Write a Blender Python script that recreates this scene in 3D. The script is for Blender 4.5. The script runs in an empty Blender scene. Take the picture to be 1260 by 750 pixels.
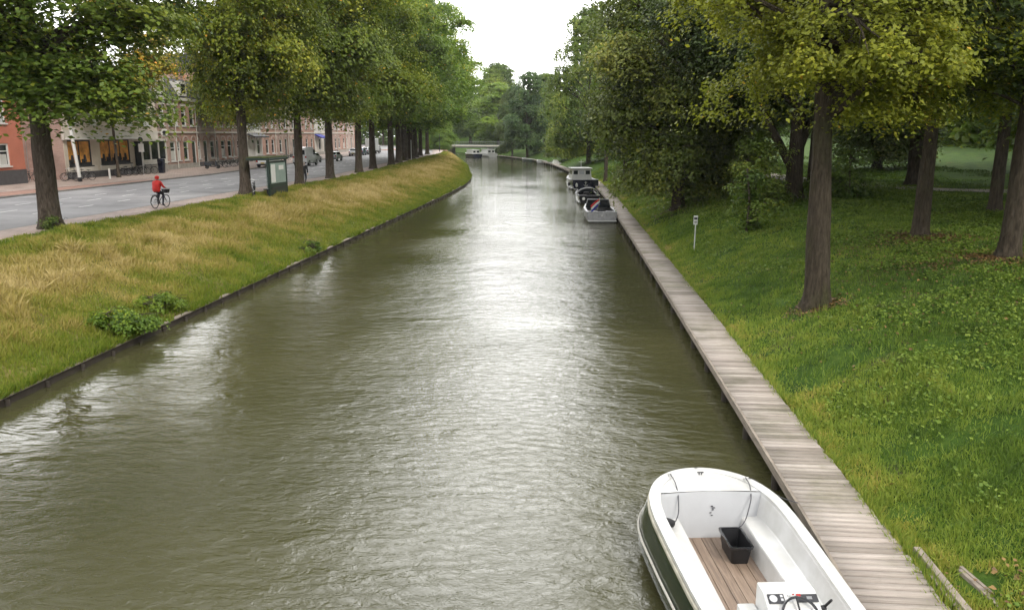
import bpy, math, random
import numpy as np
from math import sin, cos, pi, radians, sqrt
from mathutils import Vector, Matrix
random.seed(7)
S = bpy.context.scene
COL = S.collection

# ------------------------------------------------------------------ helpers
def tag(o, label=None, cat=None, group=None, kind=None):
    if label: o['label'] = label
    if cat: o['category'] = cat
    if group: o['group'] = group
    if kind: o['kind'] = kind
    return o

def empty(name, loc=(0, 0, 0), rz=0, label=None, cat=None, group=None):
    o = bpy.data.objects.new(name, None); COL.objects.link(o)
    o.location = loc; o.rotation_euler = (0, 0, rz); o.empty_display_size = .3
    return tag(o, label, cat, group)

def copy_tree(o, parent=None):
    c = o.copy(); COL.objects.link(c)
    if parent is not None: c.parent = parent
    for ch in list(o.children): copy_tree(ch, c)
    return c

class MB:
    def __init__(s): s.v = []; s.f = []; s.m = []
    def add(s, vs, fs, m=0):
        b = len(s.v); s.v += [tuple(v) for v in vs]
        s.f += [tuple(b + i for i in f) for f in fs]; s.m += [m] * len(fs)
        return s
    def box(s, c, d, m=0, rz=0, R=None):
        x, y, z = d[0] / 2, d[1] / 2, d[2] / 2
        M = R if R is not None else Matrix.Rotation(rz, 3, 'Z')
        c = Vector(c)
        vs = [c + M @ Vector(p) for p in [(-x, -y, -z), (x, -y, -z), (x, y, -z), (-x, y, -z), (-x, -y, z), (x, -y, z), (x, y, z), (-x, y, z)]]
        return s.add(vs, [(0, 3, 2, 1), (4, 5, 6, 7), (0, 1, 5, 4), (1, 2, 6, 5), (2, 3, 7, 6), (3, 0, 4, 7)], m)
    def tube(s, pts, r, n=8, m=0, caps=True):
        pts = [Vector(p) for p in pts]
        if not hasattr(r, '__len__'): r = [r] * len(pts)
        rings = []
        up = Vector((0, 0, 1)) if abs((pts[-1] - pts[0]).normalized().z) < .9 else Vector((1, 0, 0))
        for i, p in enumerate(pts):
            t = (pts[min(i + 1, len(pts) - 1)] - pts[max(i - 1, 0)]).normalized()
            a = t.cross(up).normalized(); b = a.cross(t)
            rings.append([p + r[i] * (cos(2 * pi * k / n) * a + sin(2 * pi * k / n) * b) for k in range(n)])
        return s.loft(rings, True, caps, m)
    def loft(s, rings, closed=True, caps=True, m=0):
        n = len(rings[0]); vs = [p for r in rings for p in r]; fs = []
        for i in range(len(rings) - 1):
            for k in range(n if closed else n - 1):
                k2 = (k + 1) % n
                fs.append((i * n + k, i * n + k2, (i + 1) * n + k2, (i + 1) * n + k))
        if caps and closed:
            fs.append(tuple(range(n))[::-1]); fs.append(tuple((len(rings) - 1) * n + k for k in range(n)))
        return s.add(vs, fs, m)
    def ring(s, c, R, r, axis='X', n=24, k=6, m=0, a0=0, a1=2 * pi):
        pts = []
        full = abs(a1 - a0 - 2 * pi) < 1e-6
        for i in range(n + 1):
            a = a0 + (a1 - a0) * i / n
            u, w = R * cos(a), R * sin(a)
            pts.append(Vector(c) + Vector({'X': (0, u, w), 'Y': (u, 0, w), 'Z': (u, w, 0)}[axis]))
        return s.tube(pts, r, k, m, caps=not full)
    def prism(s, outline, t0, t1, axis='X', m=0):
        def P(a, b, t): return {'X': (t, a, b), 'Y': (a, t, b), 'Z': (a, b, t)}[axis]
        n = len(outline)
        vs = [P(a, b, t0) for a, b in outline] + [P(a, b, t1) for a, b in outline]
        fs = [tuple(range(n))[::-1], tuple(range(n, 2 * n))] + [(i, (i + 1) % n, n + (i + 1) % n, n + i) for i in range(n)]
        return s.add(vs, fs, m)
    def disc(s, c, r, h, axis='X', n=16, m=0):
        o = [(r * cos(2 * pi * k / n), r * sin(2 * pi * k / n)) for k in range(n)]
        i0 = {'X': (1, 2, 0), 'Y': (0, 2, 1), 'Z': (0, 1, 2)}[axis]
        o = [(a + c[i0[0]], b + c[i0[1]]) for a, b in o]
        return s.prism(o, c[i0[2]] - h / 2, c[i0[2]] + h / 2, axis, m)
    def build(s, name, mats, parent=None, smooth=False, bevel=0):
        me = bpy.data.meshes.new(name)
        me.from_pydata([tuple(v) for v in s.v], [], s.f)
        if not isinstance(mats, (list, tuple)): mats = [mats]
        for m in mats: me.materials.append(m)
        me.polygons.foreach_set('material_index', s.m)
        if smooth:
            me.polygons.foreach_set('use_smooth', [True] * len(s.f))
            try: me.set_sharp_from_angle(angle=radians(40))
            except Exception: pass
        me.update()
        import bmesh
        bm = bmesh.new(); bm.from_mesh(me); bmesh.ops.recalc_face_normals(bm, faces=bm.faces); bm.to_mesh(me); bm.free()
        o = bpy.data.objects.new(name, me); COL.objects.link(o)
        if bevel:
            md = o.modifiers.new('bevel', 'BEVEL'); md.width = bevel; md.segments = 2; md.limit_method = 'ANGLE'
        if parent is not None: o.parent = parent
        return o

def np_mesh(name, V, F, mat, tint=None, parent=None, smooth=False):
    """V (n,3), F (m,k) uniform polygons"""
    me = bpy.data.meshes.new(name)
    k = F.shape[1]
    me.vertices.add(len(V)); me.vertices.foreach_set('co', V.astype(np.float32).ravel())
    me.loops.add(F.size); me.loops.foreach_set('vertex_index', F.astype(np.int32).ravel())
    me.polygons.add(len(F)); me.polygons.foreach_set('loop_start', (np.arange(len(F)) * k).astype(np.int32))
    me.update(calc_edges=True)
    if smooth: me.polygons.foreach_set('use_smooth', np.ones(len(F), dtype=bool))
    if tint is not None:
        a = me.attributes.new('tint', 'FLOAT', 'FACE'); a.data.foreach_set('value', tint.astype(np.float32))
    me.materials.append(mat)
    o = bpy.data.objects.new(name, me); COL.objects.link(o)
    if parent is not None: o.parent = parent
    return o

# ------------------------------------------------------------------ materials
def new_mat(name):
    m = bpy.data.materials.new(name); m.use_nodes = True
    nt = m.node_tree; b = nt.nodes['Principled BSDF']
    return m, nt, b
def ramp(nt, stops):
    r = nt.nodes.new('ShaderNodeValToRGB'); e = r.color_ramp.elements
    while len(e) > 1: e.remove(e[-1])
    e[0].position = stops[0][0]; e[0].color = (*stops[0][1], 1)
    for p, c in stops[1:]:
        x = e.new(p); x.color = (*c, 1)
    return r
def noise(nt, scale, detail=4, rough=.55, vec=None, dist=0):
    n = nt.nodes.new('ShaderNodeTexNoise'); n.inputs['Scale'].default_value = scale
    n.inputs['Detail'].default_value = detail; n.inputs['Roughness'].default_value = rough
    n.inputs['Distortion'].default_value = dist
    if vec is not None: nt.links.new(vec, n.inputs['Vector'])
    return n
def coords(nt, kind='Object', scale=(1, 1, 1), rot=(0, 0, 0)):
    t = nt.nodes.new('ShaderNodeTexCoord'); mp = nt.nodes.new('ShaderNodeMapping')
    mp.inputs['Scale'].default_value = scale; mp.inputs['Rotation'].default_value = rot
    nt.links.new(t.outputs[kind], mp.inputs['Vector']); return mp.outputs['Vector']
def bump(nt, b, h, strength, dist):
    n = nt.nodes.new('ShaderNodeBump'); n.inputs['Strength'].default_value = strength; n.inputs['Distance'].default_value = dist
    nt.links.new(h, n.inputs['Height']); nt.links.new(n.outputs['Normal'], b.inputs['Normal']); return n
def paint(name, c, rough=.5, var=.12, scale=3, metal=0, bmp=0, spec=.5, coat=0, c2=None, geo=False, sc3=(1, 1, 1)):
    m, nt, b = new_mat(name)
    v = coords(nt, 'Object', sc3)
    if geo:
        g = nt.nodes.new('ShaderNodeNewGeometry'); mp = nt.nodes.new('ShaderNodeMapping'); mp.inputs['Scale'].default_value = sc3
        nt.links.new(g.outputs['Position'], mp.inputs['Vector']); v = mp.outputs['Vector']
    n = noise(nt, scale, 6, .6, v)
    lo = tuple(x * (1 - var) for x in c) if c2 is None else c2
    hi = tuple(min(1, x * (1 + var)) for x in c)
    r = ramp(nt, [(.32, lo), (.68, hi)]); nt.links.new(n.outputs['Fac'], r.inputs['Fac'])
    nt.links.new(r.outputs['Color'], b.inputs['Base Color'])
    b.inputs['Roughness'].default_value = rough; b.inputs['Metallic'].default_value = metal
    b.inputs['Specular IOR Level'].default_value = spec; b.inputs['Coat Weight'].default_value = coat
    if bmp:
        n2 = noise(nt, scale * 6, 5, .6, v); bump(nt, b, n2.outputs['Fac'], .6, bmp)
    return m
def leaf_mat(name, stops, trans=.35, spec=.35):
    m, nt, b = new_mat(name)
    a = nt.nodes.new('ShaderNodeAttribute'); a.attribute_name = 'tint'
    r = ramp(nt, stops); nt.links.new(a.outputs['Fac'], r.inputs['Fac'])
    oi = nt.nodes.new('ShaderNodeObjectInfo')
    mx = nt.nodes.new('ShaderNodeMix'); mx.data_type = 'RGBA'; mx.blend_type = 'MULTIPLY'; mx.inputs[0].default_value = 1
    nt.links.new(r.outputs['Color'], mx.inputs[6]); nt.links.new(oi.outputs['Color'], mx.inputs[7])
    nt.links.new(mx.outputs[2], b.inputs['Base Color'])
    b.inputs['Roughness'].default_value = .55; b.inputs['Specular IOR Level'].default_value = spec
    t = nt.nodes.new('ShaderNodeBsdfTranslucent'); nt.links.new(mx.outputs[2], t.inputs['Color'])
    ms = nt.nodes.new('ShaderNodeMixShader'); ms.inputs[0].default_value = trans
    nt.links.new(b.outputs[0], ms.inputs[1]); nt.links.new(t.outputs[0], ms.inputs[2])
    nt.links.new(ms.outputs[0], nt.nodes['Material Output'].inputs['Surface'])
    return m
def brick(name, c1, c2, mortar, scale=1.0, bw=.22, bh=.065, floor=False, mw=.01):
    m, nt, b = new_mat(name)
    g = nt.nodes.new('ShaderNodeNewGeometry'); sx = nt.nodes.new('ShaderNodeSeparateXYZ'); cx = nt.nodes.new('ShaderNodeCombineXYZ')
    nt.links.new(g.outputs['Position'], sx.inputs[0])
    if floor:
        nt.links.new(sx.outputs['X'], cx.inputs['X']); nt.links.new(sx.outputs['Y'], cx.inputs['Y'])
    else:
        ad = nt.nodes.new('ShaderNodeMath'); nt.links.new(sx.outputs['X'], ad.inputs[0]); nt.links.new(sx.outputs['Y'], ad.inputs[1])
        nt.links.new(ad.outputs[0], cx.inputs['X']); nt.links.new(sx.outputs['Z'], cx.inputs['Y'])
    t = nt.nodes.new('ShaderNodeTexBrick'); nt.links.new(cx.outputs[0], t.inputs['Vector'])
    t.inputs['Color1'].default_value = (*c1, 1); t.inputs['Color2'].default_value = (*c2, 1); t.inputs['Mortar'].default_value = (*mortar, 1)
    t.inputs['Scale'].default_value = scale; t.inputs['Brick Width'].default_value = bw; t.inputs['Row Height'].default_value = bh
    t.inputs['Mortar Size'].default_value = mw; t.inputs['Mortar Smooth'].default_value = .3
    n = noise(nt, .8, 5, .6, g.outputs['Position']); r = ramp(nt, [(.3, (.7, .7, .7)), (.7, (1.15, 1.15, 1.15))])
    nt.links.new(n.outputs['Fac'], r.inputs['Fac'])
    mx = nt.nodes.new('ShaderNodeMix'); mx.data_type = 'RGBA'; mx.blend_type = 'MULTIPLY'; mx.inputs[0].default_value = 1
    nt.links.new(t.outputs['Color'], mx.inputs[6]); nt.links.new(r.outputs['Color'], mx.inputs[7])
    nt.links.new(mx.outputs[2], b.inputs['Base Color']); b.inputs['Roughness'].default_value = .85
    bump(nt, b, t.outputs['Fac'], -.4, .01)
    return m

M = {}
M['white'] = paint('white_paint', (.68, .68, .66), .35, .04, 2)
M['gel'] = paint('white_gelcoat', (.64, .64, .635), .32, .03, 2.2, coat=.2, c2=(.53, .525, .50), bmp=.001)
M['gel2'] = paint('grey_gelcoat', (.50, .51, .53), .4, .05, 2)
M['offwhite'] = paint('offwhite_wood', (.62, .60, .55), .6, .1, 3)
M['cream'] = paint('cream_render', (.62, .55, .46), .8, .08, 1.2, bmp=.004)
M['creamlight'] = paint('pale_stone', (.62, .58, .52), .75, .08, 2)
M['red_render'] = paint('orange_red_render', (.50, .175, .115), .8, .08, .8, bmp=.004)
M['plinth'] = paint('grey_plinth', (.085, .08, .085), .8, .15, 3)
M['black'] = paint('black_plastic', (.012, .012, .014), .45, .2, 8)
M['blackgloss'] = paint('black_gloss', (.015, .016, .02), .2, .1, 3, coat=.4)
M['navy'] = paint('navy_paint', (.012, .016, .035), .25, .15, 2, coat=.4)
M['darkgreen'] = paint('dark_green_gelcoat', (.018, .028, .016), .18, .2, 2, coat=.6)
M['metal'] = paint('galvanised', (.5, .5, .5), .4, .12, 6, metal=.8)
M['alu'] = paint('weathered_aluminium', (.42, .42, .43), .45, .18, 5, metal=.4, bmp=.002)
M['steel_dark'] = paint('dark_steel', (.04, .04, .045), .45, .2, 6, metal=.3)
M['rubber'] = paint('rubber', (.02, .02, .02), .85, .2, 10)
M['canvas'] = paint('dark_canvas', (.022, .02, .022), .85, .3, 6, bmp=.004)
M['red'] = paint('red_cloth', (.62, .03, .025), .75, .12, 5)
M['redflag'] = paint('red_flag_cloth', (.55, .03, .03), .75, .1, 5)
M['blue'] = paint('blue_cloth', (.02, .03, .3), .7, .1, 5)
M['skin'] = paint('skin', (.55, .34, .25), .55, .06, 9)
M['hair'] = paint('brown_hair', (.05, .03, .018), .6, .3, 30)
M['denim'] = paint('dark_trousers', (.02, .022, .035), .85, .25, 12)
M['coat'] = paint('dark_coat', (.025, .025, .028), .85, .25, 10)
M['grey_coat'] = paint('pale_scarf', (.45, .40, .38), .85, .2, 10)
M['rope'] = paint('rope', (.45, .43, .38), .9, .25, 30)
M['asphalt_roof'] = paint('roof_slates', (.05, .05, .06), .7, .25, 4, bmp=.01)
M['tile'] = paint('orange_roof_tiles', (.22, .09, .05), .8, .25, 5, bmp=.02)
M['ornament'] = paint('shop_orange_interior', (.75, .33, .07), .7, .5, 1.3)
M['green_roof'] = paint('sedum_shelter_roof', (.07, .085, .025), .9, .5, 8, bmp=.03)
M['shelter_green'] = paint('dark_green_steel', (.012, .03, .022), .4, .2, 5)
M['poster'] = paint('pale_poster', (.24, .31, .28), .5, .12, 1.6)
M['carwhite'] = paint('white_car_paint', (.84, .84, .85), .25, .03, 1, coat=.5)
M['carsilver'] = paint('silver_car_paint', (.42, .43, .45), .3, .05, 1, metal=.5, coat=.5)
M['cardark'] = paint('dark_car_paint', (.03, .035, .045), .25, .1, 1, coat=.5)
M['carblue'] = paint('blue_grey_car_paint', (.12, .17, .26), .25, .05, 1, coat=.5)
M['lampred'] = paint('red_lens', (.4, .02, .02), .2, .1, 3)
M['lampwhite'] = paint('clear_lens', (.7, .7, .68), .15, .05, 3)
M['concrete'] = paint('concrete', (.33, .31, .28), .85, .18, 1.5, bmp=.006)
M['bridgesteel'] = paint('bridge_steel', (.20, .215, .20), .6, .15, 1)
M['doorgreen'] = paint('dark_door', (.03, .035, .03), .4, .15, 3)
M['curtain'] = paint('net_curtain', (.5, .5, .47), .9, .15, 6, sc3=(1, 9, 1))
m, nt, b = new_mat('dark_glass'); b.inputs['Base Color'].default_value = (.018, .022, .025, 1); b.inputs['Roughness'].default_value = .04
n_ = noise(nt, 1.3, 2, .5, coords(nt)); bump(nt, b, n_.outputs['Fac'], .1, .02); M['glass'] = m
m, nt, b = new_mat('clear_glass'); b.inputs['Base Color'].default_value = (.75, .85, .82, 1); b.inputs['Roughness'].default_value = .03
b.inputs['Transmission Weight'].default_value = .9; b.inputs['IOR'].default_value = 1.1
M['clear'] = m
M['brick'] = brick('red_brick', (.50, .28, .225), (.44, .23, .18), (.36, .30, .25))
M['brick2'] = brick('brown_brick', (.46, .29, .24), (.39, .24, .20), (.40, .36, .32))
M['brick3'] = brick('pale_red_brick', (.56, .41, .36), (.50, .36, .31), (.48, .44, .40))
M['pave'] = brick('pinkish_paving', (.40, .31, .27), (.33, .255, .22), (.22, .19, .17), bw=.3, bh=.3, floor=True, mw=.012)
M['redpath'] = brick('red_cycle_paving', (.36, .20, .15), (.30, .16, .12), (.22, .16, .13), bw=.22, bh=.11, floor=True, mw=.008)
M['kerb'] = paint('kerb_stone', (.17, .16, .15), .85, .2, 2)
M['marking'] = paint('road_paint', (.62, .62, .60), .7, .22, 5, geo=True)
M['pathstuff'] = paint('gravel_path', (.36, .32, .27), .9, .15, 2, geo=True)
# bark
def bark(name, c1, c2, c3):
    m, nt, b = new_mat(name)
    v = coords(nt, 'Object', (6, 6, 1.1)); n = noise(nt, 2.4, 8, .65, v, .6)
    r = ramp(nt, [(.3, c1), (.5, c2), (.72, c3)]); nt.links.new(n.outputs['Fac'], r.inputs['Fac'])
    v2 = coords(nt, 'Object', (1, 1, .5)); n2 = noise(nt, .9, 4, .6, v2); r2 = ramp(nt, [(.5, (1, 1, 1)), (.68, (.75, .95, .55))]); nt.links.new(n2.outputs['Fac'], r2.inputs['Fac'])
    mx = nt.nodes.new('ShaderNodeMix'); mx.data_type = 'RGBA'; mx.blend_type = 'MULTIPLY'; mx.inputs[0].default_value = 1
    nt.links.new(r.outputs['Color'], mx.inputs[6]); nt.links.new(r2.outputs['Color'], mx.inputs[7]); nt.links.new(mx.outputs[2], b.inputs['Base Color'])
    b.inputs['Roughness'].default_value = .9; b.inputs['Specular IOR Level'].default_value = .2
    bump(nt, b, n.outputs['Fac'], 1, .11); return m
M['bark'] = bark('grey_brown_bark', (.036, .028, .021), (.085, .067, .052), (.15, .125, .10))
M['bark2'] = bark('red_brown_bark', (.028, .022, .015), (.073, .058, .042), (.125, .103, .076))
# leaves
M['leafL'] = leaf_mat('avenue_leaves', [(0, (0.0645, 0.0931, 0.0185)), (0.3, (0.129, 0.1862, 0.0264)), (0.6, (0.2582, 0.287, 0.0396)), (0.86, (0.4425, 0.4034, 0.0528)), (0.965, (0.59, 0.4189, 0.0528)), (1, (0.85, 0.4343, 0.066))])
M['leafY'] = leaf_mat('lime_leaves', [(0, (0.096, 0.115, 0.014)), (0.4, (0.24, 0.276, 0.028)), (0.75, (0.408, 0.414, 0.04)), (0.95, (0.552, 0.483, 0.045)), (1, (0.72, 0.46, 0.05))], .42)
M['leafD'] = leaf_mat('dark_leaves', [(0, (0.0364, 0.0609, 0.0176)), (0.4, (0.0845, 0.1217, 0.0285)), (0.75, (0.1558, 0.1887, 0.0439)), (1, (0.2597, 0.2556, 0.0549))], .25)
M['leafG'] = leaf_mat('mid_green_leaves', [(0, (0.0607, 0.1032, 0.022)), (0.4, (0.135, 0.2132, 0.033)), (0.8, (0.243, 0.3025, 0.044)), (1, (0.378, 0.385, 0.055))])
M['grassL'] = leaf_mat('bank_grass_blades', [(0, (0.0473, 0.0871, 0.009)), (0.25, (0.1324, 0.2033, 0.018)), (0.45, (0.2649, 0.2807, 0.045)), (0.68, (0.4352, 0.3485, 0.108)), (1, (0.6433, 0.5227, 0.252))], .3, .2)
M['grassR'] = leaf_mat('lawn_blades', [(0, (0.0521, 0.0955, 0.0192)), (0.35, (0.1491, 0.2388, 0.0346)), (0.7, (0.2984, 0.3702, 0.0578)), (0.9, (0.4774, 0.4179, 0.0963)), (1, (0.6266, 0.406, 0.2309))], .3, .25)
M['litter'] = leaf_mat('dead_leaves', [(0, (.09, .05, .025)), (.6, (.20, .12, .05)), (1, (.32, .2, .07))], .1)

# ground sheets -----------------------------------------------------------
def ground_mat(name, stops, scale, sc2, c_dirt, dirt_lo, dirt_hi, bd=.05):
    m, nt, b = new_mat(name)
    g = nt.nodes.new('ShaderNodeNewGeometry')
    n = noise(nt, scale, 8, .65, g.outputs['Position']); r = ramp(nt, stops); nt.links.new(n.outputs['Fac'], r.inputs['Fac'])
    n2 = noise(nt, sc2, 5, .6, g.outputs['Position']); r2 = ramp(nt, [(dirt_lo, (0, 0, 0)), (dirt_hi, (1, 1, 1))]); nt.links.new(n2.outputs['Fac'], r2.inputs['Fac'])
    mx = nt.nodes.new('ShaderNodeMix'); mx.data_type = 'RGBA'
    nt.links.new(r2.outputs['Color'], mx.inputs[0]); nt.links.new(r.outputs['Color'], mx.inputs[6]); mx.inputs[7].default_value = (*c_dirt, 1)
    nt.links.new(mx.outputs[2], b.inputs['Base Color']); b.inputs['Roughness'].default_value = .95; b.inputs['Specular IOR Level'].default_value = .15
    n3 = noise(nt, 14, 6, .7, g.outputs['Position']); bump(nt, b, n3.outputs['Fac'], .8, bd)
    return m
M['gL'] = ground_mat('bank_soil_grass', [(.3, (.05, .08, .015)), (.5, (.13, .14, .03)), (.7, (.24, .19, .07))], 1.1, .5, (.16, .12, .05), .5, .7)
M['gR'] = ground_mat('lawn_soil_grass', [(0.3, (0.0225, 0.0488, 0.0075)), (0.5, (0.045, 0.09, 0.0112)), (0.7, (0.0825, 0.1275, 0.015))], 1.3, .6, (.08, .065, .03), .58, .74)
M['gX'] = paint('earth', (.12, .10, .07), .95, .2, .5, geo=True)
m, nt, b = new_mat('asphalt')
g = nt.nodes.new('ShaderNodeNewGeometry'); n = noise(nt, .35, 6, .6, g.outputs['Position']); r = ramp(nt, [(.34, (.15, .145, .15)), (.5, (.21, .205, .21)), (.68, (.27, .265, .265))]); nt.links.new(n.outputs['Fac'], r.inputs['Fac'])
n2 = noise(nt, 40, 3, .6, g.outputs['Position']); mx = nt.nodes.new('ShaderNodeMix'); mx.data_type = 'RGBA'; mx.blend_type = 'OVERLAY'; mx.inputs[0].default_value = .35
nt.links.new(r.outputs['Color'], mx.inputs[6]); nt.links.new(n2.outputs['Fac'], mx.inputs[7]); nt.links.new(mx.outputs[2], b.inputs['Base Color']); b.inputs['Roughness'].default_value = .8
bump(nt, b, n2.outputs['Fac'], .3, .01); M['asphalt'] = m
# weathered deck planks (grain runs across the walk = along X)
m, nt, b = new_mat('weathered_planks')
g = nt.nodes.new('ShaderNodeNewGeometry'); mp = nt.nodes.new('ShaderNodeMapping'); mp.inputs['Scale'].default_value = (1.6, 38, 10)
nt.links.new(g.outputs['Position'], mp.inputs['Vector'])
n = noise(nt, 1, 6, .65, mp.outputs['Vector'], .3); r = ramp(nt, [(.3, (.30, .265, .24)), (.5, (.42, .375, .345)), (.7, (.51, .465, .43))]); nt.links.new(n.outputs['Fac'], r.inputs['Fac'])
a = nt.nodes.new('ShaderNodeAttribute'); a.attribute_name = 'tint'; r2 = ramp(nt, [(0, (.55, .53, .50)), (.5, (.9, .88, .86)), (1, (1.15, 1.13, 1.13))]); nt.links.new(a.outputs['Fac'], r2.inputs['Fac'])
mx = nt.nodes.new('ShaderNodeMix'); mx.data_type = 'RGBA'; mx.blend_type = 'MULTIPLY'; mx.inputs[0].default_value = 1
nt.links.new(r.outputs['Color'], mx.inputs[6]); nt.links.new(r2.outputs['Color'], mx.inputs[7]); nt.links.new(mx.outputs[2], b.inputs['Base Color'])
n4 = noise(nt, .7, 6, .65, g.outputs['Position']); r4 = ramp(nt, [(.36, (.66, .68, .58)), (.5, (.95, .95, .92)), (.66, (1.04, 1.02, 1.0))]); nt.links.new(n4.outputs['Fac'], r4.inputs['Fac'])
mx4 = nt.nodes.new('ShaderNodeMix'); mx4.data_type = 'RGBA'; mx4.blend_type = 'MULTIPLY'; mx4.inputs[0].default_value = 1
nt.links.new(mx.outputs[2], mx4.inputs[6]); nt.links.new(r4.outputs['Color'], mx4.inputs[7]); nt.links.new(mx4.outputs[2], b.inputs['Base Color'])
b.inputs['Roughness'].default_value = .85; bump(nt, b, n.outputs['Fac'], .6, .01); M['planks'] = m
M['beam'] = paint('weathered_beam', (.26, .22, .18), .9, .3, 2, geo=True, sc3=(9, 1.2, 6), bmp=.01)
M['pile'] = paint('dark_wet_wood', (.045, .036, .028), .7, .3, 3)
m, nt, b = new_mat('boat_floor_boards')
v = coords(nt, 'Object', (26, 1.3, 4)); n = noise(nt, 1, 8, .7, v, .8); r = ramp(nt, [(.28, (.10, .068, .048)), (.5, (.23, .165, .12)), (.72, (.34, .26, .20))]); nt.links.new(n.outputs['Fac'], r.inputs['Fac'])
nt.links.new(r.outputs['Color'], b.inputs['Base Color']); b.inputs['Roughness'].default_value = .55; bump(nt, b, n.outputs['Fac'], .4, .004); M['floorwood'] = m
# water
m, nt, b = new_mat('canal_water')
b.inputs['Roughness'].default_value = .04; b.inputs['IOR'].default_value = 1.36; b.inputs['Specular IOR Level'].default_value = .5
g = nt.nodes.new('ShaderNodeNewGeometry'); P = g.outputs['Position']
n0 = noise(nt, .12, 3, .5, P); r0 = ramp(nt, [(.3, (.043, .043, .018)), (.7, (.066, .063, .028))]); nt.links.new(n0.outputs['Fac'], r0.inputs['Fac']); nt.links.new(r0.outputs['Color'], b.inputs['Base Color'])
def wv(sx, sy, rz, sc, det, rg, dist):
    mp = nt.nodes.new('ShaderNodeMapping'); mp.inputs['Scale'].default_value = (sx, sy, 1); mp.inputs['Rotation'].default_value = (0, 0, rz)
    nt.links.new(P, mp.inputs['Vector']); return noise(nt, sc, det, rg, mp.outputs['Vector'], dist).outputs['Fac']
w1 = wv(.6, 1.25, .25, 1.0, 3, .5, .7); w2 = wv(1.1, 2.0, -.3, 2.6, 4, .65, .6); w3 = wv(.25, .5, .1, .8, 2, .5, 0)
patch = ramp(nt, [(.35, (.35, .35, .35)), (.65, (1, 1, 1))]); npz = noise(nt, .09, 3, .55, P, .5); nt.links.new(npz.outputs['Fac'], patch.inputs['Fac'])
def mth(op, a_, b_):
    q = nt.nodes.new('ShaderNodeMath'); q.operation = op
    for i, t in enumerate((a_, b_)):
        if isinstance(t, (int, float)): q.inputs[i].default_value = t
        else: nt.links.new(t, q.inputs[i])
    return q.outputs[0]
w4 = wv(1.5, 2.3, .2, 7., 3, .65, .5)
sxy = nt.nodes.new('ShaderNodeSeparateXYZ'); nt.links.new(P, sxy.inputs[0])
shel = ramp(nt, [(0, (.22, .22, .22)), (.16, (.30, .30, .30)), (.46, (1, 1, 1)), (.72, (1, 1, 1)), (.97, (.35, .35, .35))])      # calm water in the lee of both banks
nt.links.new(mth('DIVIDE', mth('ADD', mth('ADD', sxy.outputs['X'], 13.2), mth('MULTIPLY', npz.outputs['Fac'], 2.0)), 18.0), shel.inputs['Fac'])
w5 = wv(.5, .9, .5, 1.6, 2, .5, .9)
fine = mth('MULTIPLY', mth('MULTIPLY', mth('ADD', mth('MULTIPLY', w2, .048), mth('MULTIPLY', w4, .012)), patch.outputs['Color']), shel.outputs['Color'])
h = mth('ADD', mth('ADD', mth('MULTIPLY', w1, .04), mth('MULTIPLY', w5, .022)), fine)
h = mth('ADD', h, mth('MULTIPLY', w3, .05))
WB = bump(nt, b, h, 1.0, 1.0); M['water'] = m

# ------------------------------------------------------------------ layout curves
def XR(y): return np.interp(y, [-60, 12, 30, 45, 75, 100, 130, 158, 183, 209, 230, 260, 300, 400], [3.75, 3.60, 3.42, 3.2, 2.75, 1.9, -1.3, -4.6, -9.2, -17, -24, -36, -58, -140])
def XL(y): return np.interp(y, [-60, 80, 95, 104, 116, 131, 155, 178, 216, 260, 300, 400], [-13.2, -13.25, -13.5, -14.0, -15.2, -17.5, -21, -25, -33, -46, -70, -160])
def SH(y): return np.interp(y, [0, 80, 97, 123, 140, 168, 190, 216, 260, 300, 400], [0, 0, -1.4, -3.4, -4.8, -6.4, -9.5, -15, -28, -52, -140])
def CR(y): return -21.9 + SH(y)
def wob(X, Y, s=1.0, seed=0.):
    return (np.sin(X * 1.7 * s + Y * .9 * s + seed) + np.sin(X * .8 * s - Y * 1.9 * s + 1.3 + seed) + np.sin(X * 3.1 * s + Y * 2.3 * s + 2.1) * .5) / 2.5
def vnoise(X, Y, sc, seed=0):
    rs = np.random.RandomState(seed); T = rs.rand(256, 256)
    x = X / sc; y = Y / sc; xi = np.floor(x).astype(int); yi = np.floor(y).astype(int); fx = x - xi; fy = y - yi
    fx = fx * fx * (3 - 2 * fx); fy = fy * fy * (3 - 2 * fy)
    g = lambda a, b: T[a % 256, b % 256]
    return (g(xi, yi) * (1 - fx) + g(xi + 1, yi) * fx) * (1 - fy) + (g(xi, yi + 1) * (1 - fx) + g(xi + 1, yi + 1) * fx) * fy
def hL(X, Y):
    t = (XL(Y) - X) / (XL(Y) - CR(Y))
    h = np.interp(t, [-.02, 0, .05, .3, .55, .8, .95, 1], [.0, .18, .36, 1.0, 1.62, 2.05, 2.18, 2.2])
    return h + .07 * wob(X, Y, .8) * np.clip(t * 5, 0, 1) * np.clip((1.02 - t) * 5, 0, 1)
def hR(X, Y):
    u = X - (XR(Y) + 1.12)
    h = np.interp(u, [-.1, 0, .3, 1.2, 2.6, 5, 8, 14, 25, 34, 46, 70], [.2, .24, .34, .62, 1.22, 1.85, 2.35, 2.62, 2.95, 4.2, 5.6, 6.0])
    return h + .06 * wob(X, Y, .5) * np.clip(u, 0, 1)
def ground_z(x, y):
    if x > XR(y): return float(hR(np.array(x), np.array(float(y))))
    if x < CR(y): return 2.2
    return float(hL(np.array(x), np.array(float(y))))

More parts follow.
